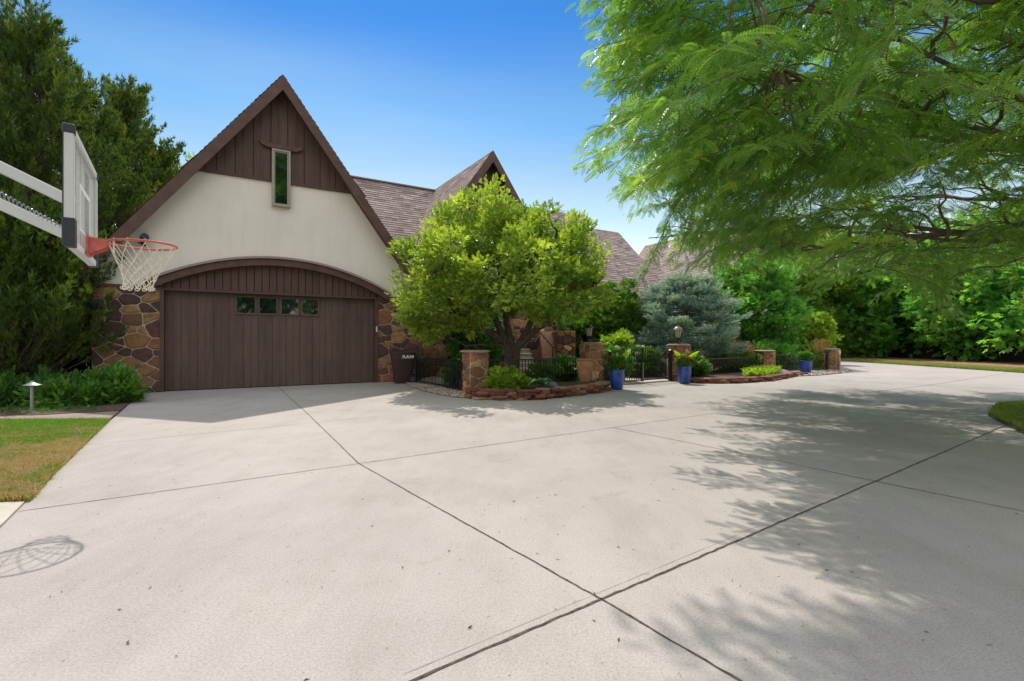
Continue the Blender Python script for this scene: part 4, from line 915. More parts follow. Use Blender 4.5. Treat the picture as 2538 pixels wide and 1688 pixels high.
# ------------------------------------------------------------------ FOLIAGE
UP = np.array([0, 0, 1.0])
def nrm(a): return a/np.maximum(np.linalg.norm(a, axis=-1, keepdims=True), 1e-9)
def instance(T, P, D, sc, roll=0.5, up=None):
    """T=(verts (n,3), faces (m,k)); placed at P, template +Y along D, +Z near up"""
    tv, tf = T; n = len(P); D = nrm(D); U = (np.tile(UP, (n, 1)) if up is None else up)+rng.normal(0, roll, (n, 3))
    X = nrm(np.cross(D, U)); Z = np.cross(X, D); sc = np.broadcast_to(np.asarray(sc, float), (n,))
    V = P[:, None, :]+sc[:, None, None]*(tv[None, :, 0:1]*X[:, None]+tv[None, :, 1:2]*D[:, None]+tv[None, :, 2:3]*Z[:, None])
    F = tf[None]+(np.arange(n)*len(tv))[:, None, None]
    return V.reshape(-1, 3), F.reshape(-1, tf.shape[1])
def leaf2(L=1.0, W=0.4, o=(0, 0, 0), a=0.0, el=0.0, fold=0.08, droop=0.12):
    """one folded leaf made of two quads, from o, heading angle a in the XY plane, elevation el"""
    pts = np.array([(0, 0, 0), (0, 0.5*L, 0), (0, L, -droop*L), (W/2, 0.28*L, fold*L), (W/2*0.8, 0.65*L, fold*L*0.7), (-W/2, 0.28*L, fold*L), (-W/2*0.8, 0.65*L, fold*L*0.7)], float)
    y = pts[:, 1]*math.cos(el)-pts[:, 2]*math.sin(el); z = pts[:, 1]*math.sin(el)+pts[:, 2]*math.cos(el); pts[:, 1] = y; pts[:, 2] = z
    ca, sa = math.cos(a), math.sin(a); x = pts[:, 0]*ca+pts[:, 1]*sa; y = -pts[:, 0]*sa+pts[:, 1]*ca
    pts[:, 0] = x; pts[:, 1] = y
    return pts+np.array(o), np.array([(0, 3, 4, 1), (1, 4, 2, 2), (0, 1, 6, 5), (1, 2, 6, 6)])[[0, 2]] if False else np.array([(0, 3, 4, 2), (0, 2, 6, 5)])
def join(parts):
    V, F, k = [], [], 0
    for v, f in parts: V.append(v); F.append(f+k); k += len(v)
    return np.concatenate(V), np.concatenate(F)
r5 = np.random.default_rng(5)
def sprig(n, L, W, length=1.0, spread=0.9, el=0.35):
    """n leaves spaced along a short twig of given length"""
    ps = []
    for i in range(n):
        s = (i+0.5)/n; side = 1 if i % 2 else -1
        a = side*(spread*(1-0.55*s)+r5.normal(0, 0.18)) if i < n-1 else r5.normal(0, 0.15)
        ps.append(leaf2(L*(0.8+0.4*r5.random()), W, (0, s*length*0.8, 0), a, el*(r5.random()-0.35)))
    return join(ps)
def compound(npair, Ll, Wl, length=1.0, droop=0.35):
    """pinnate leaf: rachis arcs down, leaflets are single quads"""
    V, F = [], []
    def pt(s): return np.array([0, s*length*(1-0.12*s*droop), -droop*length*s*s])
    for i in range(npair):
        s = 0.12+0.86*i/(npair-1); c = pt(s); l = Ll*(0.75+0.5*math.sin(math.pi*min(1, s*0.85+0.12)))*0.9
        for sd_ in (-1, 1):
            d = np.array([sd_*0.86, 0.42, -0.16]); d /= np.linalg.norm(d); q = np.array([-sd_*0.42, 0.86, -0.1])
            k = len(V); V += [c, c+d*l*0.5+q*Wl*0.5, c+d*l, c+d*l*0.5-q*Wl*0.5]; F.append((k, k+1, k+2, k+3))
    for a, b_ in ((0, .5), (.5, 1)):
        k = len(V); p, q = pt(a), pt(b_); w_ = np.array([0.006, 0, 0]); V += [p-w_, p+w_, q+w_, q-w_]; F.append((k, k+1, k+2, k+3))
    return np.array(V), np.array(F)
def bladespray(n, L, W, spread, rise=0.3):
    V, F = [], []
    for i in range(n):
        a = (r5.random()-0.5)*2*spread; e = r5.normal(0, rise); o = np.array([0, r5.random()*0.55, 0]); l = L*(0.6+0.7*r5.random())
        d = np.array([math.sin(a)*math.cos(e), math.cos(a)*math.cos(e), math.sin(e)]); q = np.cross(d, r5.normal(0, 1, 3)); q /= np.linalg.norm(q)
        k = len(V); V += [o, o+d*l*0.45+q*W/2, o+d*l, o+d*l*0.45-q*W/2]; F.append((k, k+1, k+2, k+3))
    return np.array(V), np.array(F)
T_orn = sprig(8, 0.42, 0.17, 1.0)
T_orns = sprig(7, 0.55, 0.24, 1.0, 1.1, 0.8)
T_leafy = sprig(7, 0.50, 0.27, 1.0, 1.2, 0.5)
T_comp = compound(8, 0.23, 0.115)
T_compf = compound(6, 0.26, 0.11)
T_jun = bladespray(13, 0.50, 0.075, 0.75, 0.4)
T_spr = bladespray(9, 0.42, 0.11, 0.9, 0.22)
T_small = sprig(9, 0.36, 0.22, 1.0, 1.1, 0.7)

def limbs(name, mat, parent, paths, n=7):
    b_ = MB()
    for pts, r0, r1 in paths:
        N = len(pts); b_.tube(pts, [r0+(r1-r0)*(i/(N-1))**0.8 for i in range(N)], n if r0 > 0.03 else 5, cap=False)
    return b_.build(name, mat, parent, smooth=True, ang=70)
def curve(a, b_, bow, n=7, jit=0.0):
    a, b_, bow = map(np.asarray, (a, b_, bow)); t = np.linspace(0, 1, n)[:, None]
    p = a*(1-t)+b_*t+bow*4*t*(1-t)*0.5
    if jit: p[1:-1] += rng.normal(0, jit, (n-2, 3))
    return [tuple(q) for q in p]
def blob(cs, n, shell=0.55):
    """sample points in union of ellipsoids cs=[(cx,cy,cz,rx,ry,rz,weight)], biased outward; returns pts, outward dirs"""
    w_ = np.array([c[6] if len(c) > 6 else c[3]*c[4]*c[5] for c in cs]); k = rng.choice(len(cs), n, p=w_/w_.sum()); C = np.array([c[:6] for c in cs])[k]
    d = nrm(rng.normal(0, 1, (n, 3))); r = shell+(1-shell)*rng.random((n, 1))**0.7
    inner = rng.random((n, 1)) < 0.22; r = np.where(inner, r*0.6, r)
    return C[:, :3]+d*r*C[:, 3:], nrm(d/C[:, 3:])
def leafclumps(cc, od, cr, per, flat=0.6, out=0.6, up_=0.25, clump_tint=0.5):
    """scatter sprigs around clump centres; returns P, D, tint"""
    n = len(cc); cr = np.broadcast_to(np.asarray(cr, float), (n,)); k = np.repeat(np.arange(n), per); m_ = len(k)
    d = nrm(rng.normal(0, 1, (m_, 3))); r = rng.random((m_, 1))**0.5
    off = d*r*cr[k][:, None]*np.array([1, 1, flat]); P = cc[k]+off
    D = d*0.7+od[k]*out+np.array([0, 0, up_])+rng.normal(0, 0.3, (m_, 3))
    ct = np.clip(rng.normal(clump_tint, 0.16, n), 0, 1); t = np.clip(ct[k]+rng.normal(0, 0.22, m_), 0, 1)
    return P, D, t
def foliage(name, T, P, D, t, sc, mat, parent, roll=0.5):
    V, F = instance(T, P, D, sc, roll)
    return npmesh(name, V, F, mat, parent, tint=np.repeat(t, len(T[1])))
def pix(P): return 1269+1227*P[:, 0]/np.maximum(P[:, 1], 0.3), 844-1227*(P[:, 2]-1.2)/np.maximum(P[:, 1], 0.3)

def crown_tree(name, label, cat, base, blobs, nclump, per, cr, T, sc, mat, trunk_r, group=None, trunks=None, bark='bark', flat=0.6, out=0.6, up_=0.25, keep=None, nlimb=26, shell=0.55, tint=0.5, crown='crown', roll=0.5):
    base = np.array(base, float); t_ = thing(name, label, cat, tuple(base), 0, group)
    cc, od = blob(blobs, nclump, shell); 
    if keep is not None: k = keep(cc+base); cc, od = cc[k], od[k]
    P, D, t = leafclumps(cc, od, cr*(0.7+0.6*rng.random(len(cc))), per, flat, out, up_, tint)
    k = P[:, 2]+base[2] > 0.03; P, D, t = P[k], D[k], t[k]
    foliage(crown, T, P, D, t, sc*(0.75+0.5*rng.random(len(P))), mat, t_, roll)
    if trunk_r:
        paths = []
        C0 = np.array(blobs[0][:3]); h = C0[2]
        if trunks is None: trunks = [[(0, 0, -0.05), (0.02, 0, h*0.35), (C0[0]*0.4, C0[1]*0.4, h*0.8), (C0[0], C0[1], h*1.15)]]
        for tr in trunks:
            tp = [Vector(p) for p in tr]; pts = []
            for a, c in zip(tp[:-1], tp[1:]): pts += [tuple(a.lerp(c, i/4)) for i in range(4)]
            pts.append(tuple(tp[-1])); paths.append((pts, trunk_r*(1 if len(trunks) == 1 else 0.75), trunk_r*0.22))
        allp = np.array([p for q in paths for p in q[0]])
        for i in rng.permutation(len(cc))[:nlimb]:
            tgt = cc[i]; s = allp[(allp[:, 2] < tgt[2]-0.1)]
            if len(s) == 0: continue
            d = np.linalg.norm((s-tgt)*np.array([1, 1, 0.8]), axis=1); a = s[np.argmin(d+rng.random(len(d))*0.4)]
            L_ = np.linalg.norm(tgt-a); paths.append((curve(a, tgt, (0, 0, -0.10*L_), 7, 0.02*L_), max(0.012, trunk_r*0.30*min(1, L_/1.5)), 0.006))
        limbs('trunk', M[bark], t_, paths, 9)
    return t_

# --- ornamental multi stemmed tree in the front bed
SIL_O = [(960, 600), (975, 520), (1010, 540), (1040, 480), (1085, 440), (1110, 455), (1160, 452), (1230, 470), (1262, 520), (1330, 540), (1345, 470), (1360, 540), (1420, 560), (1440, 500), (1480, 470), (1490, 540),
         (1480, 600), (1500, 650), (1545, 690), (1560, 720), (1510, 740), (1475, 765), (1425, 775), (1420, 820), (1380, 825), (1320, 785), (1190, 785), (1130, 840), (1060, 835), (1010, 800), (990, 745), (1010, 700), (975, 660)]
def keepO(P):
    x, y = pix(P); return inpoly(x, y, SIL_O)
OB = (-0.02, 13.55, 0.02)
crown_tree('ornamental_tree', 'multi stemmed yellow green tree behind the front picket fence, shading the driveway', 'tree', OB,
    [(0.1, -0.7, 3.0, 3.0, 2.9, 1.75), (-0.9, -0.8, 4.0, 1.5, 1.6, 1.3), (0.5, -0.7, 4.1, 1.3, 1.5, 1.3), (-1.8, -1.1, 2.1, 1.35, 1.6, 1.3), (1.8, -1.1, 2.2, 1.3, 1.6, 1.4), (2.1, -0.6, 3.6, 0.8, 0.8, 1.0, 0.8)],
    330, 74, 0.35, T_orns, 0.125, M['L_orn'], 0.19,
    trunks=[[(0.0, 0, -0.05), (-0.03, 0, 0.85), (-0.42, -0.2, 1.75), (-1.0, -0.4, 2.9), (-1.5, -0.6, 4.1)],
            [(0.06, 0, -0.05), (0.02, 0, 0.9), (-0.15, 0.1, 1.8), (-0.3, 0.0, 2.9), (-0.5, -0.2, 4.4)],
            [(0.10, 0, -0.05), (0.10, 0, 0.85), (0.45, -0.2, 1.5), (0.9, -0.4, 2.6), (1.2, -0.6, 4.0)],
            [(0.08, 0, 0.3), (0.15, -0.05, 1.0), (0.7, -0.4, 1.5), (1.7, -0.9, 2.1), (2.3, -1.1, 2.8)],
            [(-0.05, 0, 0.3), (-0.12, 0, 1.1), (-0.7, -0.5, 1.45), (-1.5, -1.0, 2.0), (-2.2, -1.3, 2.9)]], keep=keepO, nlimb=70, flat=0.75, up_=0.15, shell=0.5)

# --- honey locust overhanging from the right
SIL_L = [(1540, -4000), (1530, 10), (1530, 60), (1490, 110), (1510, 170), (1530, 250), (1440, 300), (1450, 355), (1580, 370), (1500, 420), (1520, 480), (1580, 490), (1600, 570), (1660, 590), (1640, 640), (1710, 680), (1740, 740), (1840, 740),
         (1900, 700), (1990, 690), (2060, 740), (2200, 730), (2330, 790), (2400, 740), (2538, 720), (2900, 760), (9000, 3000), (9000, -9000), (1500, -9000)]
def keepL(P):
    ok = np.ones(len(P), bool)
    for o in ((0, 0, 0), (-0.28, 0, 0), (0, 0, -0.58)):
        x, y = pix(P+np.array(o)); ok &= inpoly(x, y, SIL_L) | (y < -60)
    return ok | (P[:, 1] < 1.0)
LB = np.array([10.6, 7.4, 0.03])
loc = thing('honey_locust_tree', 'large feathery leaved tree reaching over the driveway from the right edge', 'tree', tuple(LB))
paths = []; prim = []
TR = [np.array(p, float) for p in ((0, 0, -0.1), (0.05, 0, 1.2), (0.0, 0.1, 2.4), (-0.2, 0.2, 4.0), (-0.3, 0.4, 6.0), (-0.4, 0.5, 8.2))]
tpts = [tuple(a+(b_-a)*i/4) for a, b_ in zip(TR[:-1], TR[1:]) for i in range(4)]+[tuple(TR[-1])]
paths.append((tpts, 0.24, 0.06))
for az, z0_, L_, rise in ((176, 2.1, 6.0, 0.5), (150, 2.5, 8.5, 1.2), (186, 4.4, 9.6, 2.6), (200, 4.2, 9.6, 2.2), (206, 3.2, 9.4, 1.3), (192, 3.0, 8.6, 1.6), (200, 2.6, 8.5, 1.6), (128, 2.4, 7.6, 1.4), (165, 3.4, 9.0, 3.2), (190, 3.9, 8.8, 3.6), (215, 3.1, 7.8, 2.4), (140, 3.8, 8.2, 3.2),
                         (105, 3.0, 6.5, 2.2), (120, 4.6, 7.5, 4.0), (170, 5.0, 8.0, 4.8), (235, 3.6, 7.0, 3.0), (205, 5.0, 7.2, 4.6), (80, 3.2, 5.5, 2.6), (270, 3.6, 5, 2.6), (320, 3.6, 4.5, 2.6), (20, 3.6, 5, 2.6)):
    a = np.array(tpts[int(np.argmin([abs(p[2]-z0_) for p in tpts]))]); d = np.array([math.cos(rad(az)), math.sin(rad(az)), 0]); e = a+d*L_+UP*rise
    c_ = np.array(curve(a, e, UP*(0.7), 17, 0.035)); prim.append(c_); paths.append(([tuple(p) for p in c_], 0.07, 0.010))
pp = [p[4:] for p in prim]
for p in prim:
    for q in range(3, 16):
        a = p[q]; pd = nrm(p[min(q+1, 16)]-p[q-1]); side = nrm(np.cross(pd, UP))*(1 if q % 2 else -1); L_ = (2.8-0.13*q)*(0.7+0.5*rng.random())
        e = a+(pd*0.7+side*0.9+UP*rng.normal(0.05, 0.35))*L_*0.75; c_ = np.array(curve(a, e, (0, 0, 0.1*L_), 9, 0.03)); pp.append(c_[1:]); paths.append(([tuple(v) for v in c_], 0.028, 0.007))
pp = np.concatenate(pp)
# spray centres fill a broad crown volume
n_sp = 3200
C = np.array([-3.9, 1.3, 4.9]); R3 = np.array([6.2, 7.0, 3.3])
cand = nrm(rng.normal(0, 1, (n_sp*3, 3)))*(rng.random((n_sp*3, 1))**0.42)*R3+C
low = np.stack([rng.uniform(-8.2, -0.5, 2200), rng.uniform(-1.5, 7, 2200), rng.uniform(1.75, 3.6, 2200)], 1)
left = np.stack([rng.uniform(-10.4, -5.5, 700), rng.uniform(-3.0, 3.5, 700), rng.uniform(4.6, 7.2, 700)], 1)
near_ = np.stack([rng.uniform(-9.4, -4.6, 900), rng.uniform(-4.3, -0.4, 900), rng.uniform(3.1, 5.4, 900)], 1)
cand = np.concatenate([cand, low, left])
near_ = near_[keepL(near_+LB)]
cand = cand[(cand[:, 2] > 1.5)]
k = keepL(cand+LB); cand = cand[k]
W_ = cand+LB; px_, py_ = pix(W_)
near_cam = (np.linalg.norm(W_-np.array([0, 0, 1.2]), axis=1) < 2.6); cand = cand[~near_cam]
cand = cand[rng.permutation(len(cand))]
# thin sprays where the photo shows sun reaching the driveway (canopy shadows come from these)
W_ = cand+LB; gx = W_[:, 0]+0.181*W_[:, 2]; gy = W_[:, 1]-0.676*W_[:, 2]
SHAD = [(0.75, 2.45), (1.6, 2.5), (2.0, 2.9), (2.9, 3.1), (2.6, 3.9), (2.2, 4.6), (1.95, 5.1), (2.4, 5.8), (2.9, 6.3), (2.6, 6.9), (2.45, 8.3), (2.0, 9.0), (3.2, 9.7), (4.2, 10.6), (6.0, 11.3), (9, 11.6), (14, 11), (18, 9), (18, -6), (3, -6), (1.6, 0.8), (1.2, 1.7)]
k = inpoly(gx, gy, SHAD); cand = cand[k]
cl = np.sin(cand[:, 0]*2.1+0.7*cand[:, 1])*np.sin(cand[:, 1]*1.9+1.3)*np.sin(cand[:, 2]*2.6+0.5*cand[:, 0]) ; cand = cand[cl > -0.22]
over = np.stack([rng.uniform(-10.8, -8.2, 300), rng.uniform(-2.1, 0.0, 300), rng.uniform(5.9, 6.9, 300)], 1); over = over[keepL(over+LB)]
def dpp(c): return np.array([np.min(np.linalg.norm(pp-q, axis=1)) for q in c])
cand = cand[:1800]; cand = cand[dpp(cand) < 1.7][:660]; near_ = near_[np.linalg.norm(near_+LB-np.array([0, 0, 1.2]), axis=1) > 3.4]; near_ = near_[dpp(near_) < 1.6][:110]
over = over[dpp(over) < 1.6][:45]; cand = np.concatenate([cand, near_, over]); n_sp = len(cand); print('sprays', n_sp, len(over))
P_, D_, t_ = [], [], []; twigs = []
for c_ in cand:
    j = np.argmin(np.linalg.norm((pp-c_)*np.array([1, 1, 1.2]), axis=1)); a = pp[j]
    outd = c_-a; outd[2] *= 0.3; outd = outd+0.6*np.linalg.norm(outd)*nrm(np.array([c_[0], c_[1], 0])); outd = nrm(outd+rng.normal(0, 0.25, 3)*np.array([1, 1, 0.4]))
    Ls = 0.9+0.7*rng.random(); s0 = c_-outd*Ls*0.5; ctint = np.clip(rng.normal(0.48, 0.2), 0, 1)
    if np.linalg.norm(s0-a) > 0.15: twigs.append((curve(a, s0, (0, 0, 0.14), 8, 0.004), 0.012, 0.007))
    e = c_+outd*Ls*0.5-UP*0.30*Ls; ax = np.array(curve(s0, e, (0, 0, 0.10*Ls), 8)); twigs.append(([tuple(q) for q in ax], 0.008, 0.003))
    nt_ = int(Ls/0.09); side = nrm(np.cross(outd, UP))
    for i in range(nt_):
        f = 0.08+0.92*i/nt_; b0 = s0+(e-s0)*f+UP*0.2*Ls*f*(1-f); sd_ = 1 if i % 2 else -1
        td = nrm(outd*0.75+side*sd_*0.8+rng.normal(0, 0.18, 3)); tl = 0.42*(1-0.55*f)*(0.7+0.6*rng.random())
        m_ = max(2, int(tl/0.046)); ff = np.linspace(0.1, 1, m_)[:, None]
        q = b0+td*tl*ff-UP*0.22*tl*ff*ff
        P_.append(q); sd2 = np.where(np.arange(m_)[:, None] % 2 == 0, 1, -1); s2 = nrm(np.cross(td, UP))
        D_.append(td*0.9+s2*sd2*0.75-UP*0.28+rng.normal(0, 0.22, (m_, 3))); t_.append(np.clip(ctint+rng.normal(0, 0.14, m_), 0, 1))
P_ = np.concatenate(P_); D_ = np.concatenate(D_); t_ = np.concatenate(t_)
k = np.linalg.norm(P_+LB-np.array([0, 0, 1.2]), axis=1) > 3.3; P_, D_, t_ = P_[k], D_[k], t_[k]
print('locust leaves', len(P_), 'sprays', n_sp, len(cand))
foliage('crown', T_comp, P_, D_, t_, 0.165*(0.75+0.45*rng.random(len(P_))), M['L_locust'], loc, roll=0.35)
limbs('trunk', M['locust_bark'], loc, paths+twigs, 8)

# --- junipers at the left
def juniper(base, H, R, label, ntip, seed, lean=(0, 0)):
    t = thing('juniper_tree', label, 'tree', base, 0, 'tall junipers left of the garage'); base = np.array(base)
    paths = [([(0, 0, -0.1), (lean[0]*.3, lean[1]*.3, H*0.35), (lean[0]*.8, lean[1]*.8, H*0.75), (lean[0], lean[1], H*0.97)], 0.17, 0.02)]
    for _ in range(2):
        a = rng.random()*6.28; paths.append(([(0, 0, 0.3), (0.5*math.cos(a), 0.5*math.sin(a), H*0.3), (0.9*math.cos(a), 0.9*math.sin(a), H*0.7)], 0.10, 0.02))
    P, D, T_ = [], [], []
    for i in range(ntip):
        f = (i+rng.random())/ntip; f = f**0.85; z = 0.5+f*(H-0.5); a = rng.random()*6.28
        env = R*(1-f)**0.62*(0.74+0.30*math.sin(f*11+a*2)+0.12*math.sin(f*31+a*5))+0.10; r = env*(0.45+0.7*rng.random()**0.8)
        tip = np.array([lean[0]*f+r*math.cos(a), lean[1]*f+r*math.sin(a), z+r*0.25]); st_ = np.array([lean[0]*f*0.8, lean[1]*f*0.8, max(0.2, z-r*0.65)])
        W1 = tip+base
        if W1[0] > -9.05 and W1[2] > 2.9 and W1[1] > 10.5: continue
        paths.append((curve(st_, tip, (0, 0, -0.18*r), 6, 0.02), 0.022, 0.004))
        pd = nrm(tip-st_+UP*0.5*r); L_ = 0.6+0.75*rng.random(); m_ = 36; s = rng.random((m_, 1))
        wd = 0.19*(1-s*0.85)
        q = tip+pd*(s-0.45)*L_+nrm(rng.normal(0, 1, (m_, 3)))*wd*rng.random((m_, 1))**0.5; P.append(q)
        D.append(pd*0.9+(q-(tip+pd*(s-0.45)*L_))*3.2+UP*0.25+rng.normal(0, 0.25, (m_, 3)))
        T_.append(np.clip(np.clip(rng.normal(0.5, 0.2), 0, 1)+rng.normal(0, 0.15, m_), 0, 1))
    P = np.concatenate(P); D = np.concatenate(D); T_ = np.concatenate(T_); k = P[:, 2] > 0.1
    foliage('crown', T_jun, P[k], D[k], T_[k], 0.20*(0.7+0.6*rng.random(k.sum())), M['L_jun'], t, 0.8)
    limbs('trunk', M['bark'], t, paths, 7); return t
juniper((-11.1, 11.2, 0), 8.35, 1.95, 'tallest pointed juniper at the far left behind the basketball backboard', 520, 1, (0.0, 0.2))
juniper((-12.9, 11.9, 0), 7.6, 2.1, 'juniper cut by the left edge of the picture', 400, 2, (-0.2, 0))
juniper((-12.7, 15.9, 0), 9.1, 1.9, 'juniper rising behind the garage roof to the right of the tallest one', 420, 3, (0.3, 0))
juniper((-12.5, 17.2, 0), 7.7, 1.7, 'lower juniper farthest right, just left of the garage gable slope', 340, 4, (0.3, 0))
juniper((-11.9, 13.4, 0), 8.0, 1.9, 'juniper filling the gap between the tallest one and the garage roof', 400, 6, (0.2, 0))
juniper((-10.25, 9.95, 0), 3.5, 1.65, 'low spreading juniper whose boughs cross in front of the left stone pier', 430, 5, (0.35, 0.1))
crown_tree('sapling', 'thin pale green sapling top showing beside the left slope of the garage roof', 'tree', (-13.6, 21.5, 0), [(0.2, 0, 7.6, 1.2, 1.2, 1.6)], 60, 14, 0.35, T_small, 0.22, M['L_mid'], 0.07, nlimb=30)

# --- shrubs at the left
crown_tree('green_shrub', 'leafy bright green shrub on the mulch beside the driveway corner and path light', 'shrub', (-8.0, 9.35, 0.02),
    [(-0.35, 0, 0.14, 0.95, 0.6, 0.34), (0.30, 0.1, 0.18, 0.55, 0.5, 0.42), (-1.0, 0.2, 0.14, 0.5, 0.5, 0.36)], 230, 30, 0.14, T_small, 0.10, M['L_shrub'], 0.012, flat=1.0, up_=0.5, nlimb=50, shell=0.4)
crown_tree('green_shrub', 'dark green low shrub at the left edge behind the path light', 'shrub', (-9.9, 9.3, 0.02),
    [(0, 0, 0.15, 0.95, 0.6, 0.42), (0.5, -0.4, 0.1, 0.6, 0.4, 0.28)], 190, 30, 0.14, T_small, 0.09, M['L_shrub'], 0.012, flat=1.0, up_=0.5, nlimb=30, shell=0.4, tint=0.25)
P = scatter([(-12, 7.7), (-7.7, 7.95), (-7.0, 8.35), (-8.0, 9.6), (-12, 9.5)], 1500); P3 = np.concatenate([P, np.full((len(P), 1), 0.03)], 1)
tag(foliage('ground_cover', T_small, P3, np.concatenate([rng.normal(0, 1, (len(P), 2)), np.full((len(P), 1), 0.5)], 1), rng.random(len(P))*0.6, 0.07*(0.6+0.6*rng.random(len(P))), M['L_shrub'], None),
    'scattered small green ivy leaves on the mulch behind the path', 'ground cover', kind='stuff')

# --- blue spruce
def spruce(base, H, R, label):
    t = thing('blue_spruce', label, 'tree', base); P, D, T_ = [], [], []; paths = [([(0, 0, -0.05), (0, 0, H*0.5), (0, 0, H*0.92)], 0.16, 0.03)]
    for i in range(290):
        f = rng.random()**0.9; f = (math.floor(f*9)+0.5+rng.normal(0, 0.34))/9; z = 0.35+f*(H-0.45); a = rng.random()*6.28; env = R*math.sqrt(max(0.02, 1-((z-H*0.36)/(H*0.66))**2))
        env *= 0.86+0.14*math.sin(a*3+z*4); r = env*(0.72+0.28*rng.random()); d = np.array([math.cos(a), math.sin(a), 0]); st_ = np.array([0, 0, max(0.2, z-0.1*r)]); tip = d*r+UP*(z+0.05)
        paths.append((curve(st_, tip, (0, 0, -0.15*r), 5), 0.02, 0.005)); L_ = 0.85; side = np.array([-d[1], d[0], 0]); m_ = 130
        s = rng.random((m_, 1))**0.8; v = (rng.random((m_, 1))-0.5)*2; q = tip-d*L_*(1-s)*1.0+side*v*0.42*(1-s*0.6)+UP*(0.16*s*s-0.06+rng.normal(0, 0.05, (m_, 1)))
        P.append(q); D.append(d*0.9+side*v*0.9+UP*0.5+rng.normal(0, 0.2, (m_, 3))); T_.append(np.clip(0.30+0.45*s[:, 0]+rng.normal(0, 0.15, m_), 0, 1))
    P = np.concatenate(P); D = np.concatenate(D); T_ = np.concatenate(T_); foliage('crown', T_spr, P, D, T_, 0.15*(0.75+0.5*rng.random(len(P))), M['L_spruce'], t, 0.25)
    limbs('trunk', M['bark'], t, paths, 6)
spruce((6.75, 19.2, 0), 3.6, 2.45, 'broad blue grey spruce behind the right gate pillar lantern')

# --- garden trees and shrubs behind the fences
crown_tree('shrub', 'dark evergreen bush against the house left of the multi stemmed tree trunk', 'shrub', (-1.2, 16.6, 0.02), [(0, 0, 1.1, 1.0, 0.8, 1.2)], 130, 34, 0.3, T_small, 0.14, M['L_dark'], 0.05, tint=0.1)
crown_tree('shrub', 'mid green shrub mass behind the dark roofed lantern', 'shrub', (3.0, 19.4, 0.02), [(0, 0, 1.3, 1.5, 1.0, 1.5), (1.3, 0.6, 1.9, 1.2, 0.9, 1.7)], 280, 34, 0.3, T_leafy, 0.15, M['L_mid'], 0.06, tint=0.35)
crown_tree('shrub', 'bright leafed shrub between the left gate pillar and the spruce', 'shrub', (3.75, 17.4, 0.02), [(0, 0, 0.7, 0.7, 0.6, 0.8)], 90, 34, 0.22, T_leafy, 0.12, M['L_bright'], 0.03, tint=0.4)
crown_tree('shrub', 'dark purple green shrub behind the gate under the spruce left side', 'shrub', (4.2, 21.0, 0.02), [(0, 0, 1.5, 1.2, 0.8, 1.3)], 90, 34, 0.3, T_leafy, 0.14, M['L_dark'], 0.04, tint=0.1)
crown_tree('small_tree', 'dark multi stemmed tree between the blue spruce and the yellow green bush', 'tree', (11.2, 23.0, 0.0), [(0, 0, 3.0, 2.1, 1.8, 2.2), (1.2, -0.3, 1.9, 1.3, 1.2, 1.2), (-1.0, 0, 2.0, 1.0, 1.2, 1.4)], 330, 36, 0.42, T_leafy, 0.17, M['L_dark'], 0.13, tint=0.45,
    trunks=[[(0, 0, 0), (0.2, 0, 1.0), (0.9, 0, 2.2), (1.3, 0, 3.4)], [(-0.1, 0, 0), (-0.2, 0, 1.2), (-0.3, 0, 3.2)], [(-0.5, 0, 0), (-0.7, 0, 1.4), (-0.9, 0, 3.0)]])
crown_tree('bush', 'rounded yellow green bush behind the last fence panel', 'bush', (15.1, 25.0, 0.0), [(0, 0, 1.3, 1.05, 1.0, 1.15), (0.3, 0, 2.0, 0.6, 0.7, 0.5)], 200, 34, 0.26, T_leafy, 0.13, M['L_bright'], 0.04, tint=0.5)
crown_tree('bush', 'low dark bush behind the wide capped pillar', 'bush', (10.9, 21.0, 0.0), [(0, 0, 0.5, 1.2, 0.8, 0.6)], 110, 30, 0.22, T_leafy, 0.12, M['L_dark'], 0.03, tint=0.35)
crown_tree('bush', 'green flowering bush with rusty leaves behind the long fence panel', 'bush', (8.2, 18.6, 0.0), [(0, 0, 0.35, 1.1, 0.6, 0.4)], 70, 26, 0.2, T_leafy, 0.11, M['L_mid'], 0.03, tint=0.35)
crown_tree('maple_shrub', 'rust red leafed low shrub below the right side of the blue spruce', 'shrub', (8.9, 19.9, 0.0), [(0, 0, 0.72, 0.8, 0.5, 0.32)], 50, 26, 0.16, T_orn, 0.12, M['rust_leaf'], 0.03)

# hydrangeas behind the gate
def hydrangea(base, R, H, nf, label, flower, tint=0.5):
    t = crown_tree('hydrangea', label, 'hydrangea', base, [(0, 0, H*0.45, R, R*0.8, H*0.5)], int(44*R*3), 30, 0.18, T_leafy, 0.13, M['L_shrub'], 0.012, nlimb=20, tint=tint, crown='leaves')
    d = nrm(np.abs(rng.normal(0, 1, (nf, 3)))*np.array([1, 1, 1])*np.sign(rng.normal(0, 1, (nf, 3))*np.array([1, 1, 0])+np.array([0, -0.5, 1])))
    for i in range(nf):
        c_ = np.array([0, 0, H*0.5])+d[i]*np.array([R, R*0.8, H*0.52]); m_ = 90; q = nrm(rng.normal(0, 1, (m_, 3))); rr = 0.075
        V, F = instance((np.array([(-.5, 0, 0), (0, .5, .1), (.5, 0, 0), (0, -.5, .1)]), np.array([(0, 1, 2, 3)])), c_+q*rr, nrm(np.cross(q, rng.normal(0, 1, (m_, 3)))), 0.035, 0.1, up=q*5)
        npmesh('flower_head', V, F, flower, t, tint=rng.random(m_))
hydrangea((2.95, 14.35, 0.02), 0.42, 0.98, 4, 'hydrangea with big white flower heads above the left blue pot', M['white_petal'])
hydrangea((4.15, 16.1, 0.02), 0.75, 0.95, 9, 'hydrangea with cream flower heads seen through the gate', M['white_petal'])
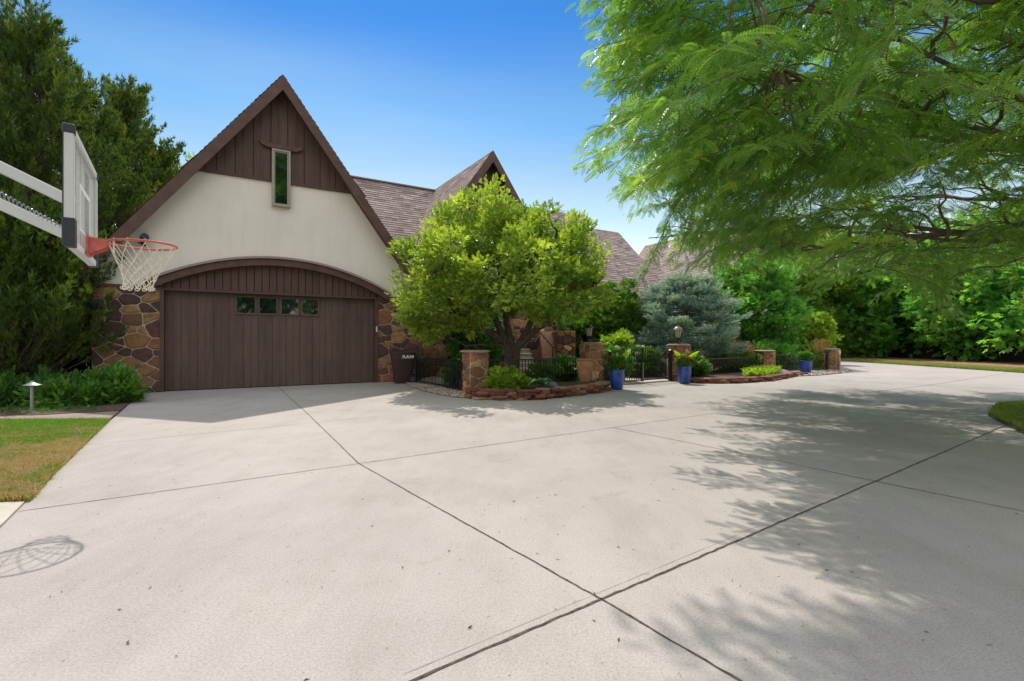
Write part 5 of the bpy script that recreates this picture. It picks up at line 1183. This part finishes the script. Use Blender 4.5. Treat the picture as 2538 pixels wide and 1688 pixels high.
hydrangea((5.5, 15.6, 0.02), 0.6, 0.75, 7, 'hydrangea with pale green flower heads behind the fence right of the red flowers', M['pale_green_petal'], 0.3)
hydrangea((1.5, 14.3, 0.02), 0.6, 0.62, 3, 'low leafy hydrangea behind the fence left of the terracotta jar', M['pale_green_petal'], 0.5)
crown_tree('garden_plant', 'low green perennials inside the fence near the stone steps', 'plant', (0.75, 13.2, 0.02), [(0, 0, 0.2, 0.7, 0.35, 0.3)], 50, 26, 0.14, T_leafy, 0.09, M['L_mid'], 0.008)
crown_tree('garden_plant', 'low green perennials inside the fence behind the first stone pillar', 'plant', (-1.3, 12.9, 0.02), [(0, 0, 0.25, 0.5, 0.5, 0.35)], 60, 26, 0.14, T_leafy, 0.09, M['L_shrub'], 0.008)

# front bed plants
crown_tree('golden_shrub', 'yellow green leafy shrub in the front bed beside the copper spiral', 'shrub', (0.0, 10.85, 0.14), [(-0.1, 0, 0.14, 0.42, 0.32, 0.22), (-0.22, 0, 0.32, 0.22, 0.2, 0.16)], 80, 24, 0.1, T_leafy, 0.085, M['L_bright'], 0.008, up_=0.5, nlimb=30, tint=0.45)
def rosette(base, n, L, W, label, mat, name='hosta', tint=(0, 1), group=None, stem=0.3):
    t = thing(name, label, 'plant', base, 0, group); V, F, T_ = [], [], []; k = 0
    for i in range(n):
        a = rng.random()*6.28; e = 0.35+0.6*rng.random(); l = L*(0.7+0.5*rng.random()); d = np.array([math.cos(a), math.sin(a)]); s = np.array([-d[1], d[0]]); NP = 7; tt = tint[0]+(tint[1]-tint[0])*rng.random()
        for j in range(NP):
            f = j/(NP-1); r = l*math.cos(e)*f*(1); z = l*math.sin(e)*f-0.75*l*f*f*0.75+stem*l; w_ = W/2*math.sin(math.pi*min(1, 0.08+f*0.92))**0.7*l/L
            for q in (-1, 0, 1): V.append((d[0]*r+s[0]*q*w_, d[1]*r+s[1]*q*w_, z+abs(q)*w_*0.35))
        for j in range(NP-1):
            for q in (0, 1): F.append((k+3*j+q, k+3*j+q+1, k+3*j+3+q+1, k+3*j+3+q)); T_.append(tt)
        k += 3*NP
    npmesh('leaves', V, F, mat, t, tint=T_, smooth=True); return t
rosette((0.62, 10.72, 0.15), 30, 0.34, 0.17, 'hosta with blue green leaves in the front bed next to the yellow green shrub', M['L_hosta'])
rosette((1.75, 13.35, 0.35), 12, 0.34, 0.2, 'hosta with large pale leaves behind the terracotta jar', M['L_hosta'])
P = scatter([(7.0, 15.0), (7.9, 15.3), (9.1, 16.8), (9.2, 17.6), (8.3, 17.2)], 900)*1.0
P3 = np.concatenate([P, 0.10+0.10*rng.random((len(P), 1))], 1)
o = foliage('ground_cover', T_orn, P3, np.concatenate([rng.normal(0, .6, (len(P), 2)), np.full((len(P), 1), 0.9)], 1), 0.5+0.5*rng.random(len(P)), 0.16*(0.7+0.5*rng.random(len(P))), M['L_bright'], None)
tag(o, 'bright green spreading ground cover at the foot of the wide capped pillar', 'ground cover', kind='stuff')

# planting in the pots
def potplant(x, y, z, label, reds, canna):
    t = crown_tree('potted_plant', label, 'potted plant', (x, y, z), [(0, 0, 0.15, 0.23, 0.22, 0.19)], 75, 22, 0.07, T_leafy, 0.055, M['L_shrub'], 0.006, nlimb=10, crown='foliage', tint=0.45)
    m_ = 24
    for i in range(reds):
        a = rng.random()*6.28; r = 0.12+0.15*rng.random(); c_ = np.array([r*math.cos(a), r*math.sin(a)-0.02, 0.10+0.20*rng.random()]); q = nrm(rng.normal(0, 1, (m_, 3)))
        V, F = instance((np.array([(-.5, 0, 0), (0, .6, .1), (.5, 0, 0), (0, -.6, .1)]), np.array([(0, 1, 2, 3)])), c_+q*0.022, q, 0.032, 0.3)
        npmesh('blossom', V, F, M['red_petal'], t, tint=rng.random(m_))
    for (a, e, l, w_) in canna:
        V, F = [], []; d = np.array([math.cos(rad(a)), math.sin(rad(a))*0.6]); s = np.array([0.25, -0.1, 0.95]); NP = 9
        for j in range(NP):
            f = j/(NP-1); p = np.array([d[0]*l*f*math.cos(rad(e)), d[1]*l*f, 0.12+l*f*math.sin(rad(e))-0.10*l*f*f]); ww = w_/2*math.sin(math.pi*min(1, 0.03+f*0.97))**0.8
            sd_ = np.cross([d[0]*math.cos(rad(e)), d[1], math.sin(rad(e))], [0.2, 1, 0.1]); sd_ /= np.linalg.norm(sd_)
            for q in (-1, 0, 1): V.append(tuple(p+sd_*q*ww+np.array([0, -0.03*abs(q), 0])))
        for j in range(NP-1):
            for q in (0, 1): F.append((3*j+q, 3*j+q+1, 3*j+3+q+1, 3*j+3+q))
        npmesh('broad_leaf', V, F, M['L_canna'], t, tint=[0.6]*len(F), smooth=True)
    return t
potplant(2.58, 12.17, 0.46, 'dark bedding plant with one broad pale leaf growing in the left blue pot', 6, [(20, 50, 0.62, 0.15), (70, 72, 0.40, 0.09)])
potplant(4.80, 13.78, 0.46, 'bedding plant with many red flowers and two broad leaves in the middle blue pot', 30, [(150, 52, 0.50, 0.14), (15, 40, 0.60, 0.13), (170, 28, 0.32, 0.08)])
potplant(10.72, 18.1, 0.44, 'dark leafy plant without flowers growing in the farthest blue pot', 0, [])
# plumed grass
t = thing('plume_grass', 'tuft of tall grass with golden feathery plumes behind the last fence panel', 'ornamental grass', (13.2, 21.2, 0))
n = 260; P = np.concatenate([rng.normal(0, 0.12, (n, 2)), np.zeros((n, 1))], 1); D = np.concatenate([rng.normal(0, 0.32, (n, 2)), np.ones((n, 1))], 1)
foliage('leaves', (np.array([(-.012, 0, 0), (.012, 0, 0), (.010, .6, 0), (-.010, .6, 0), (0, 1, -.12)]), np.array([(0, 1, 2, 3), (3, 2, 4, 4)])[:1]), P, D, rng.random(n), 0.95, M['L_mid'], t)
n = 900; s = rng.random((n, 1)); k_ = rng.integers(0, 40, n); hd = nrm(np.concatenate([rng.normal(0, 0.26, (40, 2)), np.ones((40, 1))], 1)); foliage('plume', T_jun, hd[k_]*(0.75+0.5*s), hd[k_]+rng.normal(0, 0.2, (n, 3)), rng.random(n), 0.09, M['L_plume'], t)

# --- far background
far = [((17.5, 34), 7.5, 3.2, 'L_mid', 'light green tree farthest left of the distant row, above the last stone pillar'),
       ((21.5, 37), 9.5, 3.8, 'L_mid', 'tall bright green tree in the distant row behind the rail fence'),
       ((26.0, 38), 9.5, 3.8, 'L_dark', 'dark rounded tree in the distant row just right of the rail fence'),
       ((29.5, 36), 9.0, 3.6, 'L_dark', 'dark tree of the distant row drooping over the gap with the pale house'),
       ((29.3, 31), 8.5, 3.3, 'L_dark', 'dark green tree of the distant row overhanging the brown fence at the right'),
       ((29.8, 26.6), 9.0, 3.4, 'L_dark', 'dark tree of the distant row at the right edge of the picture'),
       ((33, 46), 11, 4.8, 'L_dark', 'large dark tree behind the distant row near its middle'),
       ((24, 52), 11, 5.0, 'L_dark', 'large shaded tree beyond the green field'),
       ((37, 36), 11, 4.6, 'L_mid', 'tall tree behind the brown fence at the far right'),
       ((15, 44), 9, 4.2, 'L_dark', 'dark tree behind the yellow green bush')]
for (x, y), H_, R_, mt, lb in far:
    if x > 28: x -= 1.3
    crown_tree('broadleaf_tree', lb, 'tree', (x, y, 0), [(0, 0, H_*0.55, R_, R_, H_*0.45), (-R_*0.4, -R_*0.5, H_*0.24, R_*0.7, R_*0.6, H_*0.22), (R_*0.5, -R_*0.3, H_*0.26, R_*0.7, R_*0.6, H_*0.24)], 300, 25, 0.8, T_leafy, 0.36, M[mt], 0.2,
               group='trees in the distant row', tint=0.5, nlimb=24, shell=0.6, flat=0.7)
for (x, y), H_, R_, lb in (((12, -10.5), 18, 5.4, 'tall tree across the driveway facing the garage'), ((4.5, -15), 14, 5, 'tall tree facing the house far behind the driveway'), ((19, -6), 13, 4.6, 'tall tree beyond the driveway facing the house from the right')):
    crown_tree('broadleaf_tree', lb, 'tree', (x, y, 0), [(0, 0, H_*0.55, R_, R_, H_*0.45)], 330, 24, 1.0, T_leafy, 0.5, M['L_dark'], 0.25, nlimb=20, shell=0.6, flat=0.7)
# brown board fence in the distance
def boardfence(a, c, h, label):
    a, c = Vector((*a, 0)), Vector((*c, 0)); L = (c-a).length; t = thing('board_fence', label, 'fence', tuple(a), math.atan2(c.y-a.y, c.x-a.x)); b_ = MB(); x = 0
    while x < L: b_.box(x, x+0.138, -0.01, 0.01, 0.03, h+(rng.random()-.5)*0.02, rng.random()); x += 0.145
    b_.build('boards', M['far_wood'], t); b_ = MB(); b_.box(0, L, 0.011, 0.05, 0.25, 0.33); b_.box(0, L, 0.011, 0.05, h-0.3, h-0.22); b_.build('rail', M['far_wood'], t)
boardfence((27.2, 26.0), (26.9, 41.5), 1.0, 'dark brown board fence under the distant trees')
boardfence((27.4, 10), (27.2, 25.95), 1.0, 'dark brown board fence running toward the right edge')
g0 = Vector((-9.45, 12.6)); dv = Vector((-0.854, -0.52))
boardfence(tuple(g0+dv*7), tuple(g0), 1.8, 'dark wooden fence behind the low juniper left of the garage')
t = thing('rail_fence', 'dark wooden ranch rail fence in front of the green field', 'fence', (26.7, 41.7, 0), math.pi)
b_ = MB(); 
for z in (0.35, 0.75, 1.1): b_.box(0, 8, -0.03, 0.03, z, z+0.13)
b_.build('rail', M['far_wood'], t)
for x in (0.1, 2.6, 5.1, 7.6):
    p = MB(); p.box(x-0.08, x+0.08, 0.031, 0.18, 0, 1.3); p.build('post', M['far_wood'], t)
t = thing('neighbour_house', 'pale neighbouring house glimpsed through the gap in the distant trees', 'house', (40, 48, 0), 0.3)
b_ = MB(); b_.box(-4, 4, -3, 3, 0, 3.2); b_.build('wall', M['stucco'], t)
b_ = MB(); b_.prism([(-4.4, 3.201), (4.4, 3.201), (0, 5.4)], 'y', -3.3, 3.3); b_.build('roof', M['shingle'], t)
for x in (-2, 1.5):
    b_ = MB(); b_.box(x-0.5, x+0.5, -3.04, -3.002, 1.2, 2.4); b_.build('window', M['dark_pane'], t)

# --- grass
def grass(name, poly, n, h, z, greenf, label, w_=0.0035, excl=None):
    q = scatter(poly, n); x, y = q[:, 0], q[:, 1]; g = greenf(x, y); h_ = h*(0.5+0.8*rng.random(n))
    t = np.clip(g+rng.normal(0, 0.2, n), 0, 1)
    a = rng.random(n)*6.28; s = np.stack([np.cos(a), np.sin(a), np.zeros(n)], 1)*(w_*(0.7+0.7*rng.random(n)))[:, None]; lean = rng.normal(0, 0.45, (n, 2))*h_[:, None]
    B = np.stack([x, y, np.full(n, z)], 1); Tm = B+np.concatenate([lean*0.4, h_[:, None]*0.6], 1); Tp = B+np.concatenate([lean, h_[:, None]*0.95], 1)
    V = np.stack([B-s, B+s, Tm+s*0.7, Tm-s*0.7, Tp], 1).reshape(-1, 3); k = (np.arange(n)*5)[:, None]
    o = npmesh(name, V, [k+np.array([[0, 1, 2, 3]]), k+np.array([[3, 2, 4]])], M['L_grass'], tint=np.concatenate([t, t]))
    return tag(o, label, 'grass', kind='stuff')
def gl(x, y):
    top_ = np.clip((y-6.5)/0.4, 0, 1); nz = vnoise(x, y, 1.1)*0.35+vnoise(x*0.6, y, 3.4)*0.3+vnoise(x*0.5, y, 12)*0.35
    return np.clip(0.40+(nz-0.5)*2.2+top_*0.7+rng.normal(0, 0.16, len(x)), 0, 1)
grass('grass', [(-8.2, 7.2), (-6.0, 7.34), (-5.95, 7.31), (-4.08, 4.41), (-3.58, 3.68), (-4.0, 3.62), (-5.5, 3.5)], 150000, 0.062, 0.0, gl, 'short lawn, green at its far edge and straw coloured in patches, left of the driveway', 0.0045)
grass('grass', [(11, 9.6), (9.7, 9.36), (8.9, 9.08), (8.31, 8.54), (7.62, 7.88), (7.22, 7.31), (6.58, 6.3), (6.75, 5.65), (8, 5.1), (12.5, 4.7), (13, 8)], 120000, 0.06, 0.03, lambda x, y: 0.72+0.3*(vnoise(x, y, 2)-0.5), 'shaded green grass of the kerbless island at the right edge', 0.005)
grass('grass', [(19.38, 29.4), (19.25, 24), (18.85, 18.2), (18.4, 14), (21, 14), (21.6, 20), (22, 30)], 60000, 0.09, 0.0, lambda x, y: 0.75-0.22*(x-19)+0.5*(vnoise(x, y, 0.8)-0.5), 'narrow strip of green and dry grass along the far driveway edge', 0.012)
# --- dead leaves, twigs, specks on the concrete
def litter(n, poly, smin, smax, name, label):
    q = scatter(poly, n); a = rng.random(n)*6.28; L_ = smin+(smax-smin)*rng.random(n)**2.9; asp = np.where(rng.random(n) < 0.6, 0.16, 0.5)
    d = np.stack([np.cos(a), np.sin(a), np.zeros(n)], 1)*L_[:, None]; s = np.stack([-np.sin(a), np.cos(a), np.zeros(n)], 1)*(L_*asp)[:, None]; c_ = np.concatenate([q, np.full((n, 1), 0.004)], 1)
    up_ = np.zeros((n, 3)); up_[:, 2] = L_*0.22*rng.random(n); bend = s*(rng.random((n, 1))-0.5)*2
    V = np.stack([c_-d, c_-s*0.6+bend, c_+d+up_, c_+s*0.6+up_+bend], 1).reshape(-1, 3); k = (np.arange(n)*4)[:, None]
    o = npmesh(name, V, k+np.array([[0, 1, 2, 3]]), M['litter'], tint=rng.random(n)); return tag(o, label, 'leaf litter', kind='stuff')
litter(5200, [(-6, 7), (-3.2, 3), (-2.2, 1.2), (3, 1.2), (9, 6), (10, 12), (2, 10), (-3, 11)], 0.0025, 0.016, 'leaf_litter', 'scattered twigs, seeds and dead leaf bits lying on the concrete driveway')
q = [(-3.3, 3.2), (-3.75, 3.7), (-4.2, 4.4), (-6.0, 7.25), (-5.9, 7.1), (-4.0, 4.2), (-3.2, 3.1)]
litter(900, [(-3.72, 3.66), (-4.16, 4.42), (-6.02, 7.3), (-5.9, 7.2), (-4.02, 4.3), (-3.5, 3.5)], 0.004, 0.02, 'leaf_litter', 'brown dead leaves collected along the lawn edge of the driveway')
litter(2600, [(-10.5, 7.8), (-7.6, 7.95), (-6.7, 8.42), (-8.4, 10.9), (-11, 10)], 0.008, 0.03, 'mulch_chips', 'reddish brown bark chips on the bed beside the garage')
